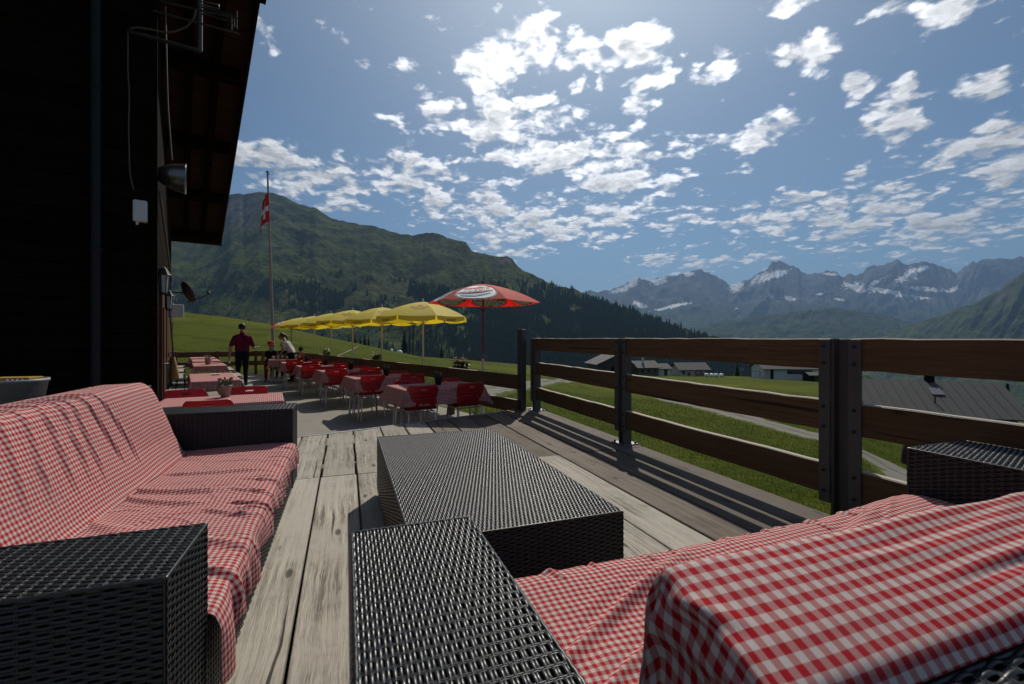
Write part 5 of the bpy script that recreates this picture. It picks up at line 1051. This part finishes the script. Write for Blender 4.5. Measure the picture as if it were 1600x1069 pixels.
def leafy(root, nm, n, r, z0, h, m, seed, sz=.04, flat=.0):
    rg = np.random.default_rng(seed); V = []; Q = []
    for i in range(n):
        a, q, t = rg.random()*6.28, rg.random()**.5*r, rg.random(); c = np.array([math.cos(a)*q, math.sin(a)*q, z0+h*t]); d1 = rg.normal(0, 1, 3); d1 /= np.linalg.norm(d1); d2 = np.cross(d1, rg.normal(0, 1, 3)); d2 /= np.linalg.norm(d2); s = sz*rg.uniform(.6, 1.3); b = len(V); V += [c-d1*s, c+d2*s*.45, c+d1*s, c-d2*s*.45]; Q.append((b, b+1, b+2, b+3))
    return obj(nm, npmesh(nm, V, Q, False), m, root)
def pot(loc, label, m, s=1.0, fl=True, seed=0):
    r = empty('flower_pot', loc, seed*.7, label=label, cat='flower pot', group='small flower pots on the tables'); MB().lathe([(0, .004), (.045*s, .0), (.062*s, .115*s), (.068*s, .115*s), (.068*s, .135*s), (.058*s, .135*s), (.055*s, .11*s), (0, .11*s)], 16).build('pot', m, r)
    leafy(r, 'leaves', 70, .075*s, .11*s, .10*s, M_LEAF, seed, .028*s)
    if fl: leafy(r, 'flowers', 14, .08*s, .15*s, .08*s, M_FLW if seed % 2 else M_FLP, seed+50, .014*s)
    return r
e_ = Vector((math.cos(ROW_A), math.sin(ROW_A), 0)); g_ = Vector((math.sin(ROW_A), -math.cos(ROW_A), 0)); NM = ['first', 'second', 'third', 'fourth', 'fifth', 'sixth']
for k in range(6):
    c0 = Vector((-1.86, 6.90, 0))+Vector((-1.245, 1.68, 0))*k; rz = ROW_A+random.uniform(-.03, .03)
    ctr = c0+e_*.6+g_*.39; where = f'{NM[k]} parasol row table from the deck'
    table((ctr.x, ctr.y, TZ), rz, 1.2, .78, f'{where}, under a checked cloth', 'tables in the parasol row')
    tablecloth((ctr.x, ctr.y, TZ), rz, 1.2, .78, f'checked cloth hanging over the {where}', 'tablecloths in the parasol row', seed=k*7)
    for (a, b, face_, side) in [(.27, .63, 0, 'near side by the aisle'), (1.0, .60, 0, 'near side by the fence'), (.30, .18, math.pi, 'far side by the aisle'), (.98, .20, math.pi, 'far side by the fence')]:
        if k == 5 and 'near side by the aisle' == side: continue
        q = c0+e_*(a+random.uniform(-.03, .03))+g_*(b+random.uniform(-.02, .03)+(0 if b > .4 else -.02)); chair(q.x, q.y, rz+face_+random.uniform(-.08, .08), f'red chair, {side}, at the {where}', 'red chairs in the parasol row')
    q = c0+e_*.66+g_*.36; pot((q.x, q.y, TZ+.745), f'dark flower pot on the {where}', M_POTD, .95, True, k) if k < 5 else None
# tables along the inn
lt = [((-3.32, 5.30), R(27.6), 1.2, .80, 'nearest table by the inn, right behind the sofa arm'), ((-5.46, 8.42), HOUSE_A, .68, 1.95, 'second table by the inn, counted from the deck'), ((-8.2, 12.45), HOUSE_A, .68, 1.9, 'third table by the inn, counted from the deck'), ((-9.75, 14.65), HOUSE_A, .68, 1.75, 'fourth table by the inn, counted from the deck'), ((-11.05, 16.45), HOUSE_A, .68, 1.3, 'farthest table by the inn, beside the end fence')]
for k, ((x, y), rz, w, d, lb) in enumerate(lt):
    table((x, y, TZ), rz, w, d, 'long table under a cloth: '+lb if k else 'table under a cloth: '+lb, 'tables along the inn'); tablecloth((x, y, TZ), rz, w, d, 'checked tablecloth on the '+lb, 'tablecloths along the inn', hang=.16 if k else .2, seed=40+k)
    if k:
        for s, nm in ((-1, 'wall side'), (1, 'aisle side')):
            if k == 4 and s == 1: continue
            q = Vector((x, y, 0))+fr(rz, (s*.62, .12, 0)); r = empty('bench', (q.x, q.y, TZ), rz, label=f'pale bench on the {nm} of the '+lb.split(' by the inn')[0]+' by the inn', cat='bench', group='benches along the inn'); MB().box((-.12, -d/2+.02, .42), (.12, d/2-.02, .45)).build('seat', M_POTW, r, .004)
            for yy in (-d/2+.25, d/2-.25): MB().tube([(-.1, yy, 0), (-.08, yy, .42), (.08, yy, .42), (.1, yy, 0)], .011, 6, False).build('leg', M_BLACK, r)
for (x, y, rz, lb) in [(-3.27, 5.0, R(27), 'bright red chair pulled up to the near side of the table behind the sofa arm'), (-4.0, 5.58, R(205), 'red chair on the far side of the table behind the sofa arm, by the wall'), (-3.42, 5.98, R(207), 'red chair on the far side of the table behind the sofa arm, by the aisle')]: chair(x, y, rz, lb, 'red chairs by the inn')
for (x, y, s, lb, sd_) in [(-3.42, 5.50, 1.05, 'pale flower pot on the nearest table by the inn', 3), (-8.05, 12.2, 1.2, 'pale flower pot on the third table by the inn', 5)]: pot((x, y, TZ+.745), lb, M_POTW, s, True, sd_)
q = Vector((-5.62, 8.75, TZ+.744)); MB().lathe([(0, 0), (.05, 0), (.085, .022), (.08, .022), (.05, .006), (0, .006)], 18).build('ashtray', M_WHITE, label='small white dish on the second table by the inn', cat='dish').location = q
# planter boxes on the fence
for (px, b, lb, sd_, m2) in [(720, 0, 'flower box with pink blooms on the fence beside the red parasol', 21, M_FLP), (590, 0, 'flower box with white blooms behind the second yellow parasol pole', 22, M_FLW), (510, 0, 'flower box with white blooms near the middle of the fence', 23, M_FLW)]:
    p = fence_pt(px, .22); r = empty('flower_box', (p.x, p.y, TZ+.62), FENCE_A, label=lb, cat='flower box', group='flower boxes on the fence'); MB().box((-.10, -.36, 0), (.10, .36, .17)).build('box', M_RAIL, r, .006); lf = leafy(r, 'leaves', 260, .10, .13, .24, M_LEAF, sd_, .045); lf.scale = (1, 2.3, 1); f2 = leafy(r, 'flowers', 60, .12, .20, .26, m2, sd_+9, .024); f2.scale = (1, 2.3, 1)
    MB().box((-.27, -.3, .02), (-.1, .3, .05)).build('bracket', M_STEELD, r)
# folding deckchair on the grass
p = hit(543, 557); dc = empty('deckchair', p+Vector((0, 0, 0)), R(-70), label='yellow and white folding deckchair on the grass outside the fence', cat='deckchair')
p2 = AT(543, 549, 24); gz = float(ground(p2.x, p2.y)); dc.location = (p2.x, p2.y, gz); zc = p2.z-gz
for s in (-1, 1): MB().bar((s*.33, -.55, zc-.28), (s*.33, .55, zc+.24), .03, .04).build('side_rail', M_CREAM, dc); MB().bar((s*.30, .5, zc+.2), (s*.30, -.35, -.02), .03, .03).build('leg', M_CREAM, dc); MB().bar((s*.30, -.5, zc-.26), (s*.30, .35, -.02), .03, .03).build('leg', M_CREAM, dc)
MB().add([(-.32, -.53, zc-.25), (.06, -.53, zc-.25), (.06, .53, zc+.25), (-.32, .53, zc+.25), (-.32, -.53, zc-.254), (.06, -.53, zc-.254), (.06, .53, zc+.246), (-.32, .53, zc+.246)], [(0, 1, 2, 3), (7, 6, 5, 4), (0, 4, 5, 1), (2, 6, 7, 3)]).build('canvas', M_YEL, dc); MB().add([(.062, -.53, zc-.25), (.32, -.53, zc-.25), (.32, .53, zc+.25), (.062, .53, zc+.25), (.062, -.53, zc-.254), (.32, -.53, zc-.254), (.32, .53, zc+.246), (.062, .53, zc+.246)], [(0, 1, 2, 3), (7, 6, 5, 4), (0, 4, 5, 1), (2, 6, 7, 3)]).build('canvas', M_FLAGW, dc)

# ================================================================== people: tapered limbs melted into one skin
def ico(c, r, sc=(1, 1, 1)):
    bm = bmesh.new(); bmesh.ops.create_icosphere(bm, subdivisions=2, radius=1); V = [(v.co.x*r*sc[0]+c[0], v.co.y*r*sc[1]+c[1], v.co.z*r*sc[2]+c[2]) for v in bm.verts]; Fc = [[v.index for v in f.verts] for f in bm.faces]; bm.free(); return V, Fc
def person(loc, rz, limbs, extras, label, vox=.011):
    b = MB(); segs = []
    for (p0, r0, p1, r1, m) in limbs:
        p0, p1 = Vector(p0), Vector(p1); n = 5; b.tube([p0.lerp(p1, i/n) for i in range(n+1)], [r0+(r1-r0)*i/n for i in range(n+1)], 10); b.add(*ico(p0, r0)); b.add(*ico(p1, r1)); segs.append((p0, r0, p1, r1, m))
    o = b.build('person', SKIN, label=label, cat='person'); md = o.modifiers.new('r', 'REMESH'); md.mode = 'VOXEL'; md.voxel_size = vox; sm = o.modifiers.new('s', 'SMOOTH'); sm.iterations = 4; sm.factor = .5
    bpy.context.view_layer.update(); dg = bpy.context.evaluated_depsgraph_get(); me = bpy.data.meshes.new_from_object(o.evaluated_get(dg)); o.modifiers.clear(); o.data = me
    ms = []; [ms.append(s[4]) for s in segs if s[4] not in ms]; me.materials.clear(); [me.materials.append(m) for m in ms]
    n = len(me.polygons); C = np.zeros(n*3); me.polygons.foreach_get('center', C); C = C.reshape(-1, 3); best = np.full(n, 1e9); mi = np.zeros(n, np.int32)
    for (p0, r0, p1, r1, m) in segs:
        a, d = np.array(p0), np.array(p1-p0); L2 = max(d @ d, 1e-9); t = np.clip(((C-a) @ d)/L2, 0, 1); q = np.linalg.norm(C-a-t[:, None]*d, axis=1)-(r0+(r1-r0)*t); k = q < best; best[k] = q[k]; mi[k] = ms.index(m)
    me.polygons.foreach_set('material_index', mi); me.polygons.foreach_set('use_smooth', np.ones(n, bool)); o.location = loc; o.rotation_euler = (0, 0, rz)
    for (nm, m, fn) in extras: q = MB(); fn(q); q.build(nm, m, o)
    return o
def hand(wr, dr, side, m=None, curl=.5, sc=1.0):
    """palm, four fingers and a thumb along direction dr from the wrist"""
    m = m or SKIN; wr = Vector(wr); d = Vector(dr).normalized(); s = Vector(side).normalized(); s = (s-d*s.dot(d)).normalized(); n = d.cross(s); L = []
    pm = wr+d*.075*sc; L.append((wr, .026, pm, .030, m)); L.append((wr+s*.018+d*.02, .02, pm+s*.024, .02, m)); L.append((wr-s*.018+d*.02, .02, pm-s*.024, .02, m))
    for i, (k, l) in enumerate([(-1.5, .030), (-.5, .038), (.5, .040), (1.5, .036)]):
        b = pm+s*k*.019; k1 = b+d*l+n*curl*.02; k2 = k1+d*l*.6+n*curl*.04; L += [(b, .0105, k1, .0098, m), (k1, .0098, k2, .0085, m)]
    t0 = wr+d*.025+s*.03; t1 = t0+d*.035+s*.028+n*.01; L += [(t0, .014, t1, .012, m), (t1, .012, t1+d*.03+n*.015, .010, m)]
    return L
def head(c, fwd=(0, 1, 0), up=(0, 0, 1), s=1.0):
    c, f, u = Vector(c), Vector(fwd).normalized(), Vector(up); r = f.cross(u).normalized(); L = [(c+u*.035*s, .088*s, c+u*.03*s-f*.02*s, .092*s, SKIN), (c+f*.03*s+u*.02*s, .075*s, c+f*.045*s-u*.075*s, .042*s, SKIN), (c+f*.098*s+u*.015*s, .011*s, c+f*.117*s-u*.02*s, .015*s, SKIN), (c+f*.088*s-u*.062*s, .012*s, c+f*.092*s-u*.054*s, .012*s, SKIN)]
    for k in (-1, 1): L += [(c+r*.088*s*k-f*.005*s+u*.02*s, .015*s, c+r*.09*s*k-f*.01*s-u*.025*s, .012*s, SKIN)]
    return L
def eyes(q, c, f=(0, 1, 0), s=1.0):
    c, f = Vector(c), Vector(f).normalized(); r = f.cross(Vector((0, 0, 1)))
    for k in (-1, 1): q.add(*ico(c+f*.088*s+r*.034*s*k+Vector((0, 0, .018*s)), .012*s))
def haircap(q, c, f=(0, 1, 0), s=1.0, back=.035, r=.101):
    bm = bmesh.new(); bmesh.ops.create_icosphere(bm, subdivisions=3, radius=1); c, f = Vector(c), Vector(f).normalized(); ce = c+Vector((0, 0, .036*s))-f*.014*s
    kill = [v for v in bm.verts if v.co.dot(f) > .30-.75*max(0, v.co.z-.15) and v.co.z < .55 or v.co.z < -.80-.1*v.co.dot(f)]; bmesh.ops.delete(bm, geom=kill, context='VERTS'); bm.verts.index_update()
    V = [ce+Vector((v.co.x*r*.93*s, v.co.y*r*1.03*s, v.co.z*r*1.02*s))*(1+.03*math.sin(v.co.x*19+v.co.z*23)) for v in bm.verts]; Fc = [[v.index for v in g.verts] for g in bm.faces]; bm.free(); q.add(V, Fc, True)
# man walking away from the camera with a plate
def man():
    S, T, B = C_BURG, C_NAVY, C_SHOE; L = head((0, .03, 1.70), (.1, 1, 0)); L += [((0, 0, 1.50), .062, (0, .015, 1.60), .055, SKIN), ((0, 0, 1.47), .075, (0, .0, 1.54), .062, S)]
    for k in (-1, 1): L += [((.07*k, 0, 1.22), .125, (.10*k, -.0, 1.40), .115, S), ((.06*k, 0, 1.02), .125, (.07*k, 0, 1.22), .125, S), ((.04*k, 0, 1.46), .07, (.17*k, -.0, 1.425), .068, S)]
    L += [((-.06, -.01, .97), .128, (.06, -.01, .97), .128, T)]
    L += [((-.19, 0, 1.42), .062, (-.27, -.06, 1.20), .062, S), ((-.27, -.06, 1.20), .048, (-.29, -.08, 1.12), .045, SKIN), ((-.29, -.08, 1.13), .044, (-.31, .01, .90), .030, SKIN)]+hand((-.31, .01, .90), (-.05, .12, -1), (0, 1, 0))
    L += [((.19, 0, 1.42), .062, (.27, .0, 1.20), .060, S), ((.27, .0, 1.20), .048, (.28, .02, 1.13), .045, SKIN), ((.28, .02, 1.13), .044, (.33, .24, 1.10), .031, SKIN)]+hand((.33, .24, 1.10), (.15, 1, .05), (-1, .1, 0))
    L += [((-.09, 0, .92), .098, (-.10, .09, .50), .070, T), ((-.10, .09, .50), .066, (-.11, .02, .11), .050, T), ((-.11, -.02, .06), .046, (-.12, .16, .035), .034, B)]
    L += [((.09, 0, .92), .098, (.09, -.04, .49), .070, T), ((.09, -.04, .49), .066, (.09, -.22, .14), .050, T), ((.09, -.24, .10), .046, (.10, -.09, .04), .034, B)]
    ex = [('hair', HAIR, lambda q: haircap(q, (0, .03, 1.70), (.1, 1, 0))), ('eyes', C_BLACK, lambda q: eyes(q, (0, .03, 1.70), (.1, 1, 0)))]
    o = person((-8.05, 13.75, TZ), R(30), L, ex, 'man in burgundy short sleeved shirt and dark trousers walking away', .012); o.scale = (1.03, 1.03, 1.03); return o
mn = man(); bpy.context.view_layer.update()
q = fr(R(30), (.36*1.03, .40*1.03, 0), (-8.05, 13.75)); MB().lathe([(0, 0), (.07, 0), (.125, .02), (.118, .022), (.07, .008), (0, .008)], 20).build('plate', M_WHITE, label='white plate carried in the right hand of the walking man', cat='plate').location = (q.x, q.y, TZ+1.165)
q = fr(R(30), (-.325*1.03, .03, 0), (-8.05, 13.75)); MB().box((-.012, -.05, -.13), (.012, .05, .03)).build('napkin', M_WHITE, None, .004, label='white cloth held in the left hand of the walking man', cat='cloth').location = (q.x, q.y, TZ+.83)
def waitress():
    S, T, B = C_WHITE, C_BLACK, C_SHOE; c = (.0, .36, 1.50); L = head(c, (0, 1, -.12), (0, 0, 1), .95); L += [((0, .22, 1.34), .05, (0, .31, 1.43), .046, SKIN)]
    for k in (-1, 1): L += [((.05*k, .04, 1.05), .098, (.07*k, .17, 1.25), .095, S), ((.05*k, -.02, .95), .105, (.05*k, .04, 1.05), .098, S), ((.03*k, .21, 1.31), .05, (.13*k, .20, 1.28), .052, S)]
    L += [((-.06, -.03, .90), .115, (.06, -.03, .90), .115, T)]
    for k in (-1, 1):
        L += [((.155*k, .20, 1.27), .045, (.19*k, .17, 1.13), .042, S), ((.19*k, .17, 1.15), .037, (.20*k, .20, 1.0), .033, SKIN), ((.20*k, .20, 1.0), .032, (.15*k, .36, .86), .024, SKIN)]+hand((.15*k, .36, .86), (-.1*k, .8, -.4), (-k, 0, 0), sc=.85)
        L += [((.08*k, -.03, .85), .088, (.08*k, .0, .46), .060, T), ((.08*k, .0, .46), .058, (.08*k, -.03, .10), .042, T), ((.08*k, -.04, .05), .04, (.085*k, .12, .032), .03, B)]
    ex = [('hair', HAIRB, lambda q: (haircap(q, c, (0, 1, -.1), .95), q.tube([(0, .26, 1.55), (0, .20, 1.52), (0, .17, 1.44), (0, .17, 1.36)], [.03, .036, .028, .01], 8))), ('eyes', C_BLACK, lambda q: eyes(q, c, (0, 1, -.1), .95))]
    p = AT(456, 560, 15.4); o = person((p.x, p.y, TZ), R(85), L, ex, 'waitress in white blouse and black trousers leaning over a table', .012); return o
waitress()
def sitter(px, Y, rz, top, legs, sleeves, label, extras=None, hair=HAIR, s=1.0):
    B = C_SHOE; c = (0, .02, 1.20); L = head(c); L += [((0, -.02, 1.02), .052, (0, 0, 1.10), .048, SKIN)]
    for k in (-1, 1):
        L += [((.06*k, -.04, .60), .115, (.09*k, -.04, .90), .105, top), ((.04*k, -.04, .98), .06, (.15*k, -.03, .95), .06, top), ((.08*k, -.02, .53), .11, (.09*k, .36, .53), .075, legs), ((.09*k, .36, .53), .068, (.09*k, .38, .12), .045, legs), ((.09*k, .37, .06), .042, (.10*k, .52, .035), .032, B)]
        L += [((.19*k, -.03, .94), .055, (.25*k, .06, .72), .048, sleeves), ((.25*k, .06, .72), .044, (.14*k, .28, .76), .030, sleeves)]+hand((.14*k, .28, .76), (-.4*k, .8, 0), (0, 0, 1), sc=.9)
    ex = [('hair', hair, lambda q: haircap(q, c)), ('eyes', C_BLACK, lambda q: eyes(q, c))]+(extras or [])
    X = (px-800)/F*Y; o = person((X, Y, TZ), rz, L, ex, label, .013); o.scale = (s, s, s); return o
def cap(q): q.lathe([(.106, .03), (.108, .06), (.095, .11), (.06, .14), (0, .15)], 18, c=(0, .0, 1.20)); q.add([(-.08, .06, 1.235), (.08, .06, 1.235), (.07, .18, 1.225), (-.07, .18, 1.225), (-.08, .06, 1.245), (.08, .06, 1.245), (.07, .18, 1.233), (-.07, .18, 1.233)], [(3, 2, 1, 0), (4, 5, 6, 7), (0, 1, 5, 4), (1, 2, 6, 5), (2, 3, 7, 6), (3, 0, 4, 7)])
sitter(423, 15.6, R(200), C_BLACK, C_REDT, C_YEL, 'seated person in red cap and dark jacket with mustard sleeves', [('cap', C_CAP, cap)])
sitter(442, 16.9, R(190), C_BLACK, C_NAVY, C_BLACK, 'seated person in black half hidden behind the waitress', None, HAIR, .97)
sitter(470, 16.4, R(40), M_ORANGE, C_NAVY, M_ORANGE, 'seated person in orange top bent low beside the far fence', None, HAIRB, .86)
# glasses on the far table
for i in range(7):
    p = Vector((-8.085+1.245*0+.0, 0, 0)); c0 = Vector((-1.86, 6.90, 0))+Vector((-1.245, 1.68, 0))*5; q = c0+e_*(.12+.13*i)+g_*(.30+.12*(i % 2)); MB().lathe([(0, 0), (.032, 0), (.038, .11+.02*(i % 3)), (.035, .11+.02*(i % 3)), (.03, .008), (0, .008)], 12).build('drinking_glass', M_GLASS, label='clear drinking glass standing on the farthest table of the parasol row', cat='glass', group='glasses on the farthest table').location = (q.x, q.y, TZ+.743)
